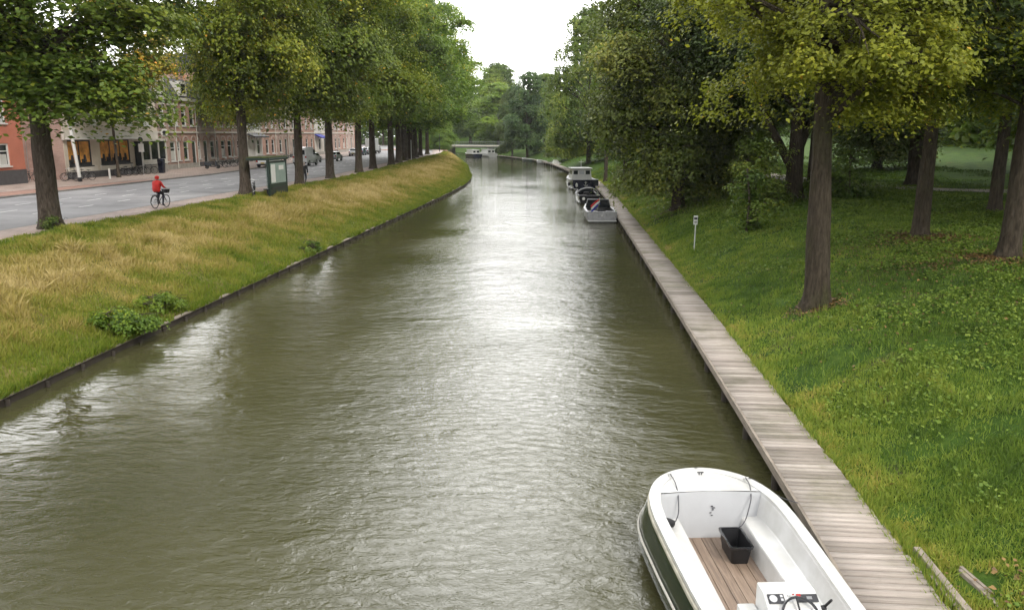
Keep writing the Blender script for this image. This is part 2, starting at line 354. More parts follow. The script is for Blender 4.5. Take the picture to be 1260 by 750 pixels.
# ------------------------------------------------------------------ terrain
ys = np.concatenate([np.arange(-60, 6, 6.), np.arange(6, 60, .5), np.arange(60, 130, 1.), np.arange(130, 320, 3.), np.arange(320, 1501, 60.)])
def strip_sheet(name, cols, mat, kind='structure', obj=None):
    """cols: function y -> list of (x, z)"""
    V = []; 
    for y in ys: V += [(x, y, z) for x, z in cols(float(y))]
    n = len(V) // len(ys); F = []
    for i in range(len(ys) - 1):
        for k in range(n - 1):
            F.append((i * n + k, i * n + k + 1, (i + 1) * n + k + 1, (i + 1) * n + k))
    o = np_mesh(name, np.array(V), np.array(F), mat, smooth=True)
    tag(o, kind=kind); return o
def cols_left(y):
    c = float(CR(y)); e = float(XL(y)); out = []
    for k in range(25):
        x = c + (e - c) * k / 24 * (1 if k < 24 else 1); out.append((x, float(hL(np.array(x), np.array(y)))))
    out.append((e - .04, -.05)); out.append((e + .0, -1.6)); return out
def cols_right(y):
    e = float(XR(y)) + 1.12; out = [(e - .02, -1.6), (e - .015, .2)]
    for u in [0, .15, .3, .5, .75, 1, 1.4, 1.8, 2.3, 2.8, 3.4, 4, 5, 6, 7, 8, 9.5, 11, 13, 15, 18, 22, 27, 35, 45, 60, 100, 1200]:
        x = e + u; out.append((x, float(hR(np.array(x), np.array(y)))))
    return out
strip_sheet('left_grass_bank', cols_left, M['gL'])
strip_sheet('park_lawn', cols_right, M['gR'])
strip_sheet('ground', lambda y: [(-1200., 2.06), (-60 + float(SH(y)), 2.06), (float(CR(y)) - .001, 2.06)], M['gX'])
strip_sheet('canal_bed', lambda y: [(float(XL(y)) + .0, -1.6), (float(XR(y)) + 1.1, -1.6)], M['gX'])
wm = MB(); wm.add([(-400, -60, 0), (60, -60, 0), (60, 420, 0), (-400, 420, 0)], [(0, 1, 2, 3)])
wo = strip_sheet('water', lambda y: [(float(XL(y)) - .03, 0), (float(XR(y)) + 1.11, 0)], M['water'])

def band(name, x0, x1, z, mat, y0=-60, y1=400, thick=0, taper=None):
    yy = [y for y in ys if y0 <= y <= y1]
    if yy[0] > y0: yy = [y0] + yy
    if yy[-1] < y1: yy.append(y1)
    V = []; F = []
    for y in yy:
        s = float(SH(y)); a, b_ = x0 + s, x1 + s
        if taper: a, b_ = taper(y, a, b_)
        if thick: V += [(a, y, z - thick), (a, y, z), (b_, y, z), (b_, y, z - thick)]
        else: V += [(a, y, z), (b_, y, z)]
    n = 4 if thick else 2
    for i in range(len(yy) - 1):
        for k in range(n - 1): F.append((i * n + k, (i + 1) * n + k, (i + 1) * n + k + 1, i * n + k + 1))
    o = np_mesh(name, np.array(V), np.array(F)[:, ::-1], mat); return tag(o, kind='structure')
band('road', -37.5, -24.45, 2.08, M['asphalt'])
band('near_pavement', -24.28, -21.75, 2.205, M['pave'], thick=.15)
band('near_kerb', -24.45, -24.28, 2.20, M['kerb'], thick=.14)
band('far_kerb', -37.66, -37.5, 2.19, M['kerb'], thick=.12)
band('cycle_path', -40.6, -37.66, 2.165, M['redpath'], thick=.06, y1=76, taper=lambda y, a, b: (a + (max(0, y - 56) / 20) * 2.9, b))
band('far_pavement', -62, -37.66, 2.16, M['pave'], thick=.08)
mk = MB()
def dash(x, y, L, w=.14):
    a = float(SH(y)); b_ = float(SH(y + L))
    mk.add([(x + a - w / 2, y, 2.0845), (x + a + w / 2, y, 2.0845), (x + b_ + w / 2, y + L, 2.0845), (x + b_ - w / 2, y + L, 2.0845)], [(0, 1, 2, 3)])
for k in range(60):
    y = 20 + k * 4.0
    dash(-28.6, y, 1.4, .12); dash(-33.2, y + 1, 1.4, .12)
    if k % 1 == 0: dash(-30.9, y + .5, 1.5, .12)
for k in range(7): dash(-36.9 + k * .0, 96 + k * 1.1, .6, .5)
tag(mk.build('road_markings', M['marking']), kind='structure')
# park path
pth = [(30, 44), (24.5, 50.5), (20, 56), (17.5, 66), (17, 80), (18, 100), (18, 130), (12, 170), (6, 220)]
V = []; F = []
for i, (x, y) in enumerate(pth):
    a = pth[max(i - 1, 0)]; c = pth[min(i + 1, len(pth) - 1)]; d = Vector((c[0] - a[0], c[1] - a[1])).normalized(); nx, ny = -d.y, d.x
    for s_ in (-1.1, 0, 1.1):
        X, Y = x + nx * s_, y + ny * s_; V.append((X, Y, float(hR(np.array(X), np.array(Y))) + .05))
for i in range(len(pth) - 1):
    for k in range(2): F.append((i * 3 + k, i * 3 + k + 1, (i + 1) * 3 + k + 1, (i + 1) * 3 + k))
# refine so that it follows the ground
V2 = []; F2 = []; N = 160
px = np.interp(np.linspace(0, len(pth) - 1, N), range(len(pth)), [p_[0] for p_ in pth]); py = np.interp(np.linspace(0, len(pth) - 1, N), range(len(pth)), [p_[1] for p_ in pth])
tx = np.gradient(px); ty = np.gradient(py); L_ = np.hypot(tx, ty)
for i in range(N):
    for s_ in (-1.1, -.4, .4, 1.1):
        X, Y = px[i] - ty[i] / L_[i] * s_, py[i] + tx[i] / L_[i] * s_; V2.append((X, Y, float(hR(np.array(X), np.array(Y))) + .06))
for i in range(N - 1):
    for k in range(3): F2.append((i * 4 + k, i * 4 + k + 1, (i + 1) * 4 + k + 1, (i + 1) * 4 + k))
tag(np_mesh('park_path', np.array(V2), np.array(F2), M['pathstuff']), kind='structure')

# ------------------------------------------------------------------ grasses
def blades(name, X, Y, Z, H, W, tint, mat, lean=.5, seed=1):
    rs = np.random.RandomState(seed); n = len(X)
    a = rs.rand(n) * 2 * pi; l = rs.rand(n) * lean * H; la = rs.rand(n) * 2 * pi
    B = np.stack([X, Y, Z], 1); d = np.stack([np.cos(a) * W / 2, np.sin(a) * W / 2, np.zeros(n)], 1)
    tip = B + np.stack([np.cos(la) * l, np.sin(la) * l, np.sqrt(np.maximum(H * H - l * l, 1e-4))], 1)
    mid = B * .45 + tip * .55; mid[:, 2] += H * .08
    V = np.empty((n * 4, 3)); V[0::4] = B - d; V[1::4] = B + d; V[2::4] = mid + d * .8; V[3::4] = tip
    F = np.arange(n * 4).reshape(n, 4)
    return np_mesh(name, V, F, mat, tint)
rs = np.random.RandomState(11)
n = 430000
Y = 12 * (185 / 12.) ** rs.rand(n); t = rs.rand(n) ** .9
X = XL(Y) - .05 + (CR(Y) - .15 - XL(Y) + .05) * t
Z = hL(X, Y) - .02
dry = vnoise(X, Y, 2.6, 1) * .5 + vnoise(X, Y, 7., 2) * .5
band_t = np.exp(-((t - .5) / .33) ** 2)
tuft = vnoise(X, Y, .45, 5)
tint = np.clip(.27 + .62 * band_t * (.25 + dry) + .30 * (rs.rand(n) - .5) + .34 * (vnoise(X, Y, .9, 3) - .5) + .20 * (tuft - .5), 0, 1)
tint = np.where(t < .14, tint * .6 + .14, tint)
H = (.08 + .55 * vnoise(X, Y, 1.3, 4) * tuft * (band_t * .8 + .35)) * (.6 + .8 * rs.rand(n)) + (rs.rand(n) < .03) * .22 * band_t
ne = 26000; Ye = 12 * (170 / 12.) ** rs.rand(ne); Xe = XL(Ye) + .10 - .22 * rs.rand(ne); ke = vnoise(Xe, Ye, 1.1, 41) * .6 + vnoise(Xe, Ye, .35, 42) * .4 + .25 * (rs.rand(ne) - .5) > .47; Xe, Ye = Xe[ke], Ye[ke]; ne = len(Xe)
X = np.r_[X, Xe]; Y = np.r_[Y, Ye]; Z = np.r_[Z, np.full(ne, .22)]; H = np.r_[H, (.14 + .16 * rs.rand(ne))]; tint = np.r_[tint, .12 + .32 * rs.rand(ne)]; n = len(X)
tag(blades('bank_grass', X, Y, Z, H, (.013 + .0005 * Y) * (.7 + .8 * rs.rand(n)), tint, M['grassL'], .85, 5),
    'long yellowing grass covering the left canal bank', 'grass', kind='stuff')
n = 620000
Y = 6.5 * (120 / 6.5) ** rs.rand(n); u = 28 * rs.rand(n) ** 1.35 * np.clip(Y / 22, .5, 1)
X = XR(Y) + 1.10 + u; Z = hR(X, Y) - .01
dirt = (vnoise(X, Y, 1.7, 8) * .6 + vnoise(X, Y, .6, 9) * .4)
keep = rs.rand(n) < np.clip(1.5 - 1.5 * (dirt > .68) * 1., .25, 1)
for (cx, cy, rr) in [(7.2, 23.8, .9), (13, 31, 1.6), (13.45, 25.9, 1.3), (5.35, 9.9, .35)]:
    keep &= (np.hypot((X - cx) / rr, (Y - cy) / rr) > .55 + .7 * rs.rand(n))
pv = vnoise(X, Y, 3.2, 12) * .6 + vnoise(X, Y, 1.1, 13) * .4
tint = np.clip(.46 + .6 * (pv - .5) + .32 * (rs.rand(n) - .5) + .3 * np.exp(-(u / .8) ** 2) - .012 * u, 0, 1)
H = (.065 + .17 * vnoise(X, Y, .9, 14) * vnoise(X, Y, .28, 15)) * (.6 + .9 * rs.rand(n))
tint = np.clip(tint + .35 * (vnoise(X, Y, .35, 16) - .5), 0, 1)
ne = 30000; Ye = 6.5 * (95 / 6.5) ** rs.rand(ne); Xe = XR(Ye) + 1.07 + .16 * rs.rand(ne); ke = vnoise(Xe, Ye, .9, 43) * .6 + vnoise(Xe, Ye, .3, 44) * .4 + .2 * (rs.rand(ne) - .5) > .46; Xe, Ye = Xe[ke], Ye[ke]; ne = len(Xe)
X = np.r_[X, Xe]; Y = np.r_[Y, Ye]; Z = np.r_[Z, hR(Xe, Ye)]; H = np.r_[H, (.16 + .20 * rs.rand(ne))]; tint = np.r_[tint, .35 + .5 * rs.rand(ne)]; keep = np.r_[keep, np.ones(ne, bool)]; n = len(X)
q = keep
tag(blades('lawn_grass', X[q], Y[q], Z[q], H[q], (.010 + .0005 * Y[q]) * (.7 + .8 * rs.rand(q.sum())), tint[q], M['grassR'], .9, 6),
    'short green grass of the park lawn beside the boardwalk', 'grass', kind='stuff')

def leafcards(C, Nrm, L, tint, seed=0, asp=.62):
    rs = np.random.RandomState(seed); n = len(C)
    Nrm = Nrm / np.linalg.norm(Nrm, axis=1, keepdims=True)
    r = rs.randn(n, 3); e1 = np.cross(Nrm, r); e1 /= np.linalg.norm(e1, axis=1, keepdims=True) + 1e-9; e2 = np.cross(Nrm, e1)
    L = L[:, None]; 
    V = np.empty((n * 4, 3)); sag = Nrm * L * .14
    V[0::4] = C - e1 * L * .5 - sag; V[1::4] = C + e2 * L * asp * .5 - e1 * L * .05; V[2::4] = C + e1 * L * .5 - sag; V[3::4] = C - e2 * L * asp * .5 - e1 * L * .05
    return V, np.arange(n * 4).reshape(n, 4)
# broad leaved ground cover on the lawn
n = 90000
Y = 9 * (60 / 9.) ** rs.rand(n); u = .6 + 17 * rs.rand(n) ** .8; X = XR(Y) + 1.1 + u
cl = vnoise(X, Y, 2.1, 21) * .55 + vnoise(X, Y, .7, 22) * .45; k = cl + .018 * u + .12 * (rs.rand(n) - .5) > .62
X, Y, u = X[k], Y[k], u[k]; n = len(X)
C = np.stack([X, Y, hR(X, Y) + .05 + .10 * rs.rand(n)], 1); Nn = np.stack([rs.randn(n) * .45, rs.randn(n) * .45, np.ones(n)], 1)
V, F = leafcards(C, Nn, (.05 + .0012 * Y) * (.7 + .8 * rs.rand(n)), None, 3, .8)
tag(np_mesh('ground_cover', V, F, M['grassR'], np.clip(.38 + .35 * (rs.rand(n) - .4), 0, 1)), 'broad leaved weeds spreading in patches over the park lawn', 'ground cover', kind='stuff')
# dead leaves round the trunks and on the lawn
pts = []
for (cx, cy, rr, nn) in [(7.2, 23.8, .55, 600), (13, 31, 1.5, 1700), (13.45, 25.9, 1.4, 1900), (11, 26, 4, 700), (14, 20, 4, 500), (12.9, 49, 2.5, 600), (6.9, 55, 2.2, 500), (9, 20, 5, 160), (10, 30, 6, 400), (5.6, 9.6, .5, 60)]:
    a = rs.rand(nn) * 2 * pi; d = rr * np.abs(rs.randn(nn)) * .8 + .2; pts.append(np.stack([cx + d * np.cos(a), cy + d * np.sin(a)], 1))
pts = np.concatenate(pts); n = len(pts); pts[:, 0] = np.maximum(pts[:, 0], XR(pts[:, 1]) + 1.25)
C = np.stack([pts[:, 0], pts[:, 1], hR(pts[:, 0], pts[:, 1]) + .05 + .03 * rs.rand(n)], 1)
V, F = leafcards(C, np.stack([rs.randn(n) * .4, rs.randn(n) * .4, np.ones(n)], 1), .07 + .05 * rs.rand(n), None, 4, .7)
tag(np_mesh('leaf_litter', V, F, M['litter'], rs.rand(n)), 'brown fallen leaves lying around the park tree trunks', 'leaf litter', kind='stuff')

# ------------------------------------------------------------------ trees
def tree_proto(seed, H, R, z0, r0, nb, nl, leaf, mat, barkm, prof=None, droop=.25, hang=0., fork=None, lean=(0, 0), centre=(0, 0), rb=1.25, inner=.42, tintb=0., sprays=0, wall=1.0, zoff=0., gap=-.9, lobes=0, lobr=.36):
    """returns an Empty with children trunk, crown. Crown: boughs of leaf blades spread through its volume."""
    rs = np.random.RandomState(seed); rr = random.Random(seed)
    root = empty('tree')
    prof = prof or [(0, .45), (.12, .85), (.35, 1), (.6, .92), (.8, .68), (.95, .3), (1, .08)]
    ph = rs.rand(6) * 6.28
    def rad(t, a):
        lob = 1 + .16 * np.sin(3 * a + ph[0] + 4 * t) + .12 * np.sin(5 * a + ph[1] - 7 * t) + .10 * np.sin(2 * a + ph[2] + 9 * t)
        return R * np.interp(t, [p_[0] for p_ in prof], [p_[1] for p_ in prof]) * lob
    # trunk line
    nz = 14; top = H * .86; P = []; rads = []
    for i in range(nz + 1):
        t = i / nz; z = top * t
        P.append(Vector((lean[0] * t + .05 * sin(3.1 * t + ph[3]) * t * 3 + centre[0] * t * .6, lean[1] * t + .05 * cos(2.7 * t + ph[4]) * t * 3 + centre[1] * t * .6, z - .3 * (i == 0))))
        rads.append(max(.05, r0 * (1 - .80 * t ** .9)))
    tk = MB(); n = 18
    # dense rings low down with root flare and fluting
    zs = [0 - .35, .0, .12, .28, .5, .8, 1.3, 2, 3, 4, 5, 6] + [6 + (top - 6) * k / 8 for k in range(1, 9)] if top > 8 else [-.1, 0] + [top * k / 10 for k in range(1, 11)]
    def axis_at(z):
        t = max(0, z / top); i = min(nz - 1, int(t * nz)); f = t * nz - i
        return P[i].lerp(P[i + 1], max(0, f)) if z > 0 else P[0].copy(), max(.04, rads[i] * (1 - f) + rads[i + 1] * f)
    rings = []
    for z in zs:
        c, r = axis_at(z); fl = 1 + .42 * math.exp(-max(0, z) / .28)
        ring_ = []
        for k in range(n):
            a = 2 * pi * k / n
            q = r * (1 + (fl - 1) * (.75 + .5 * sin(5 * a + ph[0]))) * (1 + .045 * sin(4 * a + z * 1.3 + ph[1]) + .035 * sin(7 * a - z * 2.1 + ph[2]))
            ring_.append(Vector((c.x + q * cos(a), c.y + q * sin(a), z)))
        rings.append(ring_)
    tk.loft(rings)
    # bough centres
    nlob = lobes or max(7, int(nb / 11))
    lt_ = (np.arange(nlob) + rs.rand(nlob)) / nlob; la_ = np.arange(nlob) * 2.4 + rs.rand(nlob) * .9
    lrho = inner + (1 - inner) * rs.rand(nlob) ** .5; lrd = rad(lt_, la_) * lrho * .86; lr = lobr * R * (.6 + .75 * rs.rand(nlob)) * (1 - .35 * lt_)
    LC = np.stack([centre[0] + lean[0] * .5 + lrd * np.cos(la_), centre[1] + lean[1] * .5 + lrd * np.sin(la_), z0 + (H - z0) * lt_ * .97 - hang * (lrd / R) ** 2 * (.4 + rs.rand(nlob))], 1)
    pl_ = lr ** 2 / (lr ** 2).sum(); li = rs.choice(nlob, nb, p=pl_); dd = rs.randn(nb, 3); dd /= np.linalg.norm(dd, axis=1, keepdims=True); dd[:, 2] = np.where(dd[:, 2] < -.3, -dd[:, 2], dd[:, 2]) * .62
    BC = LC[li] + dd * (lr[li] * (.35 + .65 * rs.rand(nb) ** .5))[:, None]
    ltint = (.11 * rs.randn(nlob))[li]
    nlimb = max(10, nb // 5)
    idx = rs.permutation(nb)[:nlimb]
    for j, i in enumerate(idx):
        b = Vector(BC[i]); zs_ = max(z0 * (.78 + .6 * rr.random()), min(top * .92, b.z - (Vector((b.x, b.y, 0)).length) * (.5 + .4 * rr.random())))
        c, r = axis_at(zs_); L = (b - c).length; r1 = min(r * .55, .03 + .017 * L)
        m1 = c.lerp(b, .35) + Vector((rr.uniform(-.3, .3), rr.uniform(-.3, .3), .10 * L)); m2 = c.lerp(b, .7) + Vector((rr.uniform(-.4, .4), rr.uniform(-.4, .4), .08 * L))
        tk.tube([c, m1, m2, b], [r1, r1 * .75, r1 * .45, .015], 6)
        for q in range(3):
            e = b + Vector((rr.uniform(-1, 1), rr.uniform(-1, 1), rr.uniform(-.5, .5))) * rb; tk.tube([m2, m2.lerp(e, .5) + Vector((0, 0, .1)), e], [r1 * .4, r1 * .25, .008], 4)
    if fork:
        for (z_, dx, dy, dz, r1) in fork:
            c, r = axis_at(z_); tk.tube([c, c + Vector((dx * .35, dy * .35, dz * .3)), c + Vector((dx * .75, dy * .75, dz * .68)), c + Vector((dx, dy, dz))], [r1, r1 * .85, r1 * .6, r1 * .35], 10)
    tk.build('trunk', barkm, root, smooth=True)
    # leaves
    N = nb * nl; bi = np.repeat(np.arange(nb), nl)
    rbv = rb * (.55 + .9 * rs.rand(nb)) * (.7 + .45 * R / 7.)
    a = rs.rand(N) * 2 * pi; d = np.sqrt(rs.rand(N)) ; d = np.where(rs.rand(N) < .2, d * 1.12, d)
    elong = 1 + .5 * np.sin(2 * (a - rs.rand(nb)[bi] * 6.28)) * .6
    off = np.stack([np.cos(a) * d * elong, np.sin(a) * d * elong, -droop * 1.6 * d ** 2 + rs.randn(N) * .20 + .16], 1) * rbv[bi][:, None]
    # tiers: some leaves in a second layer under the bough
    off[:, 2] -= (rs.rand(N) < .35) * rs.rand(N) * rbv[bi] * .8
    # curl noise-like clumping inside the bough
    C = BC[bi] + off; cn = np.sin(C[:, 0] * 4.1 + ph[0]) + np.sin(C[:, 1] * 4.3 + ph[1]) + np.sin(C[:, 2] * 5.2 + ph[2]) + .8 * np.sin(C[:, 0] * 9 + C[:, 2] * 8)
    keep = (cn > gap) & (C[:, 2] > zoff)
    C = C[keep]; bi = bi[keep]; off = off[keep]; N = len(C)
    out = np.stack([off[:, 0], off[:, 1], np.zeros(N)], 1); out /= rbv[bi][:, None]
    g_ = C - np.array([[centre[0], centre[1], 0]]); g_[:, 2] = 0; g_ /= (np.linalg.norm(g_, axis=1, keepdims=True) + .5)
    Nn = np.array([[0, 0, .85]]) + out * .55 + g_ * .45 + rs.randn(N, 3) * .42
    L = leaf * (.6 + .75 * rs.rand(N))
    bt = .42 + .11 * rs.randn(nb) + ltint; bt = np.where(rs.rand(nb) < .03, bt + .30, bt) + tintb
    tint = np.clip(bt[bi] + .10 * rs.randn(N), 0, .965); tint = np.where((rs.rand(N) < .004) | ((bt[bi] > .80) & (rs.rand(N) < .16)), 1., tint)
    V, F = leafcards(C, Nn, L, None, seed + 5)
    np_mesh('crown', V, F, mat, tint, root)
    return root

def put(proto, x, y, rz, sc, label, group, tintc=(1, 1, 1), name='tree', cat='tree', first=[]):
    used = proto.get('used', 0)
    o = copy_tree(proto) if used else proto
    proto['used'] = 1; o.name = name
    if 'used' in o.keys() and o is not proto: del o['used']
    o.location = (x, y, ground_z(x, y) - .03); o.rotation_euler = (0, 0, rz); o.scale = (sc[0], sc[0], sc[1]) if hasattr(sc, '__len__') else (sc, sc, sc)
    tag(o, label, cat, group)
    for ch in o.children:
        if ch.name.startswith('crown'): ch.color = (*tintc, 1)
    return o
AP = [(0, .35), (.06, .8), (.18, 1), (.45, 1), (.7, .85), (.88, .55), (1, .12)]
AP2 = [(0, .25), (.12, .42), (.25, .62), (.42, 1), (.7, .95), (.88, .65), (1, .15)]
A1 = tree_proto(21, 24.5, 7.6, 6.2, .42, 300, 520, .235, M['leafL'], M['bark'], AP2, hang=.8, rb=1.35, droop=.34)
A2 = tree_proto(22, 25.5, 7.2, 7.0, .40, 280, 460, .25, M['leafL'], M['bark'], AP, hang=1.6, lean=(.5, .3), rb=1.35, droop=.34)
A3 = tree_proto(23, 23.5, 7.6, 6.8, .41, 290, 400, .30, M['leafL'], M['bark'], AP, hang=1.7, lean=(-.3, .4), rb=1.35, droop=.34)
AG = 'avenue trees in a row on top of the left bank'
def C3(r, g, b): return (r, g, b)
row = [
 (A1, -22.75, 32.9, .3, (1.1, .86), 'thick trunked dark green tree nearest on the left, ivy at its foot', C3(.80, .95, .85)),
 (A1, -22.35, 52.9, 2.2, (.88, 1.03), 'avenue tree on the near side of the bus shelter, its trunk left of the shelter', C3(1.3, 1.25, .9)),
 (A3, -22.0, 62.6, 4.1, (.88, 1.0), 'avenue tree whose trunk rises directly behind the bus shelter', C3(1.25, 1.25, .9)),
 (A1, -22.7, 73.0, 1.1, (.95, 1.02), 'straight pale grey avenue trunk right of the walking person', C3(1.2, 1.2, .85)),
 (A2, -23.0, 84.0, 5.2, (.98, 1.05), 'slim dark avenue trunk wrapped in sprouting twigs, fourth past the bus shelter', C3(1.1, 1.2, .9)),
 (A3, -23.9, 93.5, 3.0, (.98, 1.08), 'leaning brown avenue trunk in front of the parked white cars', C3(1.05, 1.2, .9)),
 (A1, -24.0, 103.5, 2.4, (1.0, 1.05), 'dark crooked avenue trunk with bright low leaves, halfway along the row', C3(1.0, 1.25, .9)),
 (A2, -25.2, 113.5, .8, (1.2, 1.05), 'avenue tree just past the dark crooked trunk, crown reaching over the water', C3(1.0, 1.3, .9)),
 (A3, -26.5, 123.2, 5.8, (1.35, 1.02), 'avenue tree with outstretched crown where the bank starts to bend', C3(1.0, 1.3, .9)),
 (A1, -27.3, 132.0, 3.7, (1.45, .95), 'avenue tree at the top of the bend, right of a thin white post', C3(1.0, 1.3, .95)),
 (A2, -28.4, 141.0, 1.6, (1.5, .92), 'small looking avenue tree on the bend, third from the far end', C3(1.0, 1.3, .95)),
 (A3, -29.4, 151.0, 4.6, 1.0, 'distant avenue tree on the bend, second from the far end', C3(1.0, 1.3, .95)),
 (A1, -30.3, 163.0, .2, 1.0, 'farthest avenue tree of the row, above the end of the grass bank', C3(1.0, 1.3, .95)),
]
for (p_, x, y, rz, sc, lab, tc) in row: put(p_, x, y, rz, sc, lab, AG, tc, 'avenue_tree')

# right bank -- foreground lime with large yellow-green leaves
T1 = tree_proto(31, 17.5, 5.0, 6.2, .375, 330, 640, .13, M['leafY'], M['bark2'], gap=-.15, prof= [(0, .55), (.1, .9), (.3, 1), (.6, .95), (.85, .6), (1, .2)], droop=.35, hang=1.1, centre=(.3, 0), lean=(-1.0, 0), rb=.85, lobes=30, lobr=.3,
                fork=[(4.2, -.3, .3, 6.5, .2), (5.2, 1.5, -.2, 5, .16), (6.5, -1.8, .4, 3.5, .12)], inner=.25)
put(T1, 7.2, 23.85, 0, 1, 'large brown trunked tree with yellow green leaves standing on the lawn beside the boardwalk', None, (1, 1, 1), 'lime_tree')
T3 = tree_proto(33, 16.5, 5.4, 5.6, .33, 330, 560, .135, M['leafY'], M['bark2'], gap=-.15, prof= [(0, .6), (.1, .95), (.3, 1), (.6, .95), (.85, .6), (1, .2)], droop=.35, hang=1.1, rb=.9, lean=(.6, -.2), lobes=28, lobr=.3, inner=.25)
put(T3, 13.55, 25.9, 1.0, 1, 'brown trunked tree at the right edge of the lawn, dead leaves round its foot', None, (.92, .95, .9), 'lime_tree')
DK = tree_proto(35, 23, 5.7, 1.6, .45, 480, 340, .24, M['leafD'], M['bark'], [(0, .55), (.10, .68), (.2, .82), (.35, .98), (.5, 1), (.65, .88), (.85, .6), (1, .15)], droop=.5, hang=.5, rb=1.25, lobr=.40)
put(DK, 6.9, 55.0, .4, (.94, 1.0), 'big dense dark green tree sweeping down to the lawn behind the white signpost', None, (1.5, 1.4, 1.1), 'horse_chestnut_tree')
DT = tree_proto(36, 20, 6.3, 6.2, .50, 420, 280, .23, M['leafD'], M['bark2'], AP, hang=1.2, fork=[(1.6, -2.6, .3, 5, .28), (2.6, 1.9, .2, 5.5, .26)], rb=1.3)
DU = tree_proto(37, 19, 6.0, 5.8, .30, 380, 280, .23, M['leafD'], M['bark2'], AP, hang=1.2, rb=1.4)
put(DU, 13.0, 31.2, 2.0, 1.0, 'nearly black trunked tree on the slope between the two yellow green trees', 'dark shady park trees', (.9, .95, .9), 'park_tree')
put(DT, 12.9, 49, .3, (1.05, 1.0), 'broad black trunk forking low in the deep shade left of the brown trunk', 'dark shady park trees', (.8, .85, .85), 'park_tree')
PG = 'park trees in the shade behind the lawn'
put(DU, 19.5, 39, 4.0, (1.0, 1.0), 'dark park tree on the upper slope near the right edge of the photo', PG, (.8, .85, .8), 'park_tree')
put(DT, 23.0, 57, 1.0, 1.05, 'shaded park tree beyond the gravel path', PG, (1.0, 1.0, .8), 'park_tree')
put(DU, 17.0, 60, 5.0, .95, 'slim shaded park tree standing just left of the far gravel path', PG, (.9, .95, .85), 'park_tree')
put(DK, 12.0, 70.0, 3.3, (1.0, 1.05), 'dark park tree filling the gap behind the low forking black trunk', PG, (1.0, 1.0, .9), 'park_tree')
put(DT, 30.0, 48, 2.6, 1.1, 'park tree at the far right above the gravel path', PG, (.9, .95, .85), 'park_tree')
put(DU, 27.0, 33, 3.6, 1.1, 'park tree high on the slope beyond the right trunk', PG, (.9, .95, .85), 'park_tree')
LG = tree_proto(41, 20, 4.4, 3.6, .28, 260, 330, .29, M['leafG'], M['bark'], [(0, .4), (.15, .8), (.35, 1), (.6, .85), (.8, .6), (1, .15)], droop=.45, hang=1.0, rb=1.15)
put(LG, 5.2, 87.3, .5, (.82, 1.0), 'bright yellow green tree with a bare lower trunk beside the boardwalk boats', None, (1.5, 1.4, .8), 'park_tree')
put(LG, 9.5, 80.0, 2.5, 1.0, 'green tree between the bright yellow green tree and the big dark one', None, (1.0, 1.0, .9), 'park_tree')
put(LG, 9.0, 104.0, 4.5, (1.2, 1.15), 'pale green tree behind the bright yellow green tree', None, (1.1, 1.1, .9), 'park_tree')
SP = tree_proto(43, 27, 4.2, 9, .26, 200, 80, .26, M['leafG'], M['bark'], [(0, .5), (.3, 1), (.6, .9), (1, .15)], droop=.3, rb=1.15)
put(SP, 3.6, 100.0, 0, (.95, .98), 'tall thin leaved tree whose sparse twigs show against the white sky', None, (1.1, 1.0, .9), 'park_tree')
WL = tree_proto(45, 21, 8.0, 3.0, .42, 360, 330, .33, M['leafG'], M['bark'], [(0, .55), (.1, .85), (.3, 1), (.5, .85), (.75, .6), (1, .1)], droop=.6, hang=2.2, rb=1.4)
put(WL, 2.0, 138.0, 0, (.95, 1.18), 'rounded grey green tree leaning over the bend behind the white cabin boat', None, (1.2, 1.15, 1.25), 'park_tree')
BU = tree_proto(47, 9, 5.2, .7, .16, 260, 240, .30, M['leafG'], M['bark'], [(0, .7), (.2, 1), (.6, .9), (1, .25)], droop=.5, hang=1.0, rb=1.1)
put(BU, -1.6, 166.0, 0, (1.0, 1.05), 'low round yellowish bush tree hanging over the bank at the bend', None, (1.7, 1.4, 1.0), 'bush_tree')
CB = tree_proto(48, 22, 5.8, 2.2, .38, 300, 280, .38, M['leafD'], M['bark'], [(0, .5), (.1, .85), (.35, 1), (.6, .9), (.85, .6), (1, .15)], droop=.4, hang=.8, rb=1.4)
put(CB, -12.2, 200.0, 0, (.92, .93), 'dark blue green tree on the far side of the bend near the bridge', None, (1.0, 1.25, 1.6), 'park_tree')
put(CB, -17.0, 214.0, 2.0, (.7, .8), 'slender dark tree leaning beside the right end of the bridge', None, (1.1, 1.2, 1.3), 'park_tree')
FG = 'distant trees closing the view behind the bridge'
far = [(LG, -23.5, 243, 1.0, (1.9, 1.0), 'pale green tree standing behind the right half of the bridge', (1.5, 1.5, 1.2)),
       (LG, -40, 305, 2.0, (2.3, 1.25), 'light green distant tree behind the middle of the bridge', (1.3, 1.35, 1.1)),
       (WL, -28, 290, 3.0, (1.4, 1.3), 'broad mid green distant tree behind the bridge rail', (1.2, 1.2, 1.1)),
       (LG, -10, 250, 4.0, (1.6, 1.1), 'distant green tree right of the dark blue green tree', (1.1, 1.1, 1.0)),
       (WL, 2, 215, 1.4, 1.0, 'distant tree behind the low yellowish bush tree', (1.0, 1.05, 1.0)),
       (WL, 9, 178, 5.0, 1.1, 'distant tree filling the park behind the rounded grey green tree', (1.0, 1.05, 1.0)),
       (A2, -44, 245, 3.5, .95, 'street side tree left of the bridge end', (.9, 1.05, .95)),
       (A3, -70, 290, 3.5, 1.0, 'hazy tree far off where the street meets the bridge', (1.0, 1.1, 1.0)),
       (A1, -62, 335, .5, 1.1, 'hazy tree farthest off beyond the bridge', (1.0, 1.1, 1.0))]
far += [(BU, -36.5, 213, 1.0, (.8, .85), 'leafy bush tree hiding the left end of the bridge', (1.1, 1.2, 1.0)), (BU, -41, 222, 2.0, (1.0, 1.1), 'bush tree left of the bridge at the end of the street row', (1.0, 1.15, 1.0))]
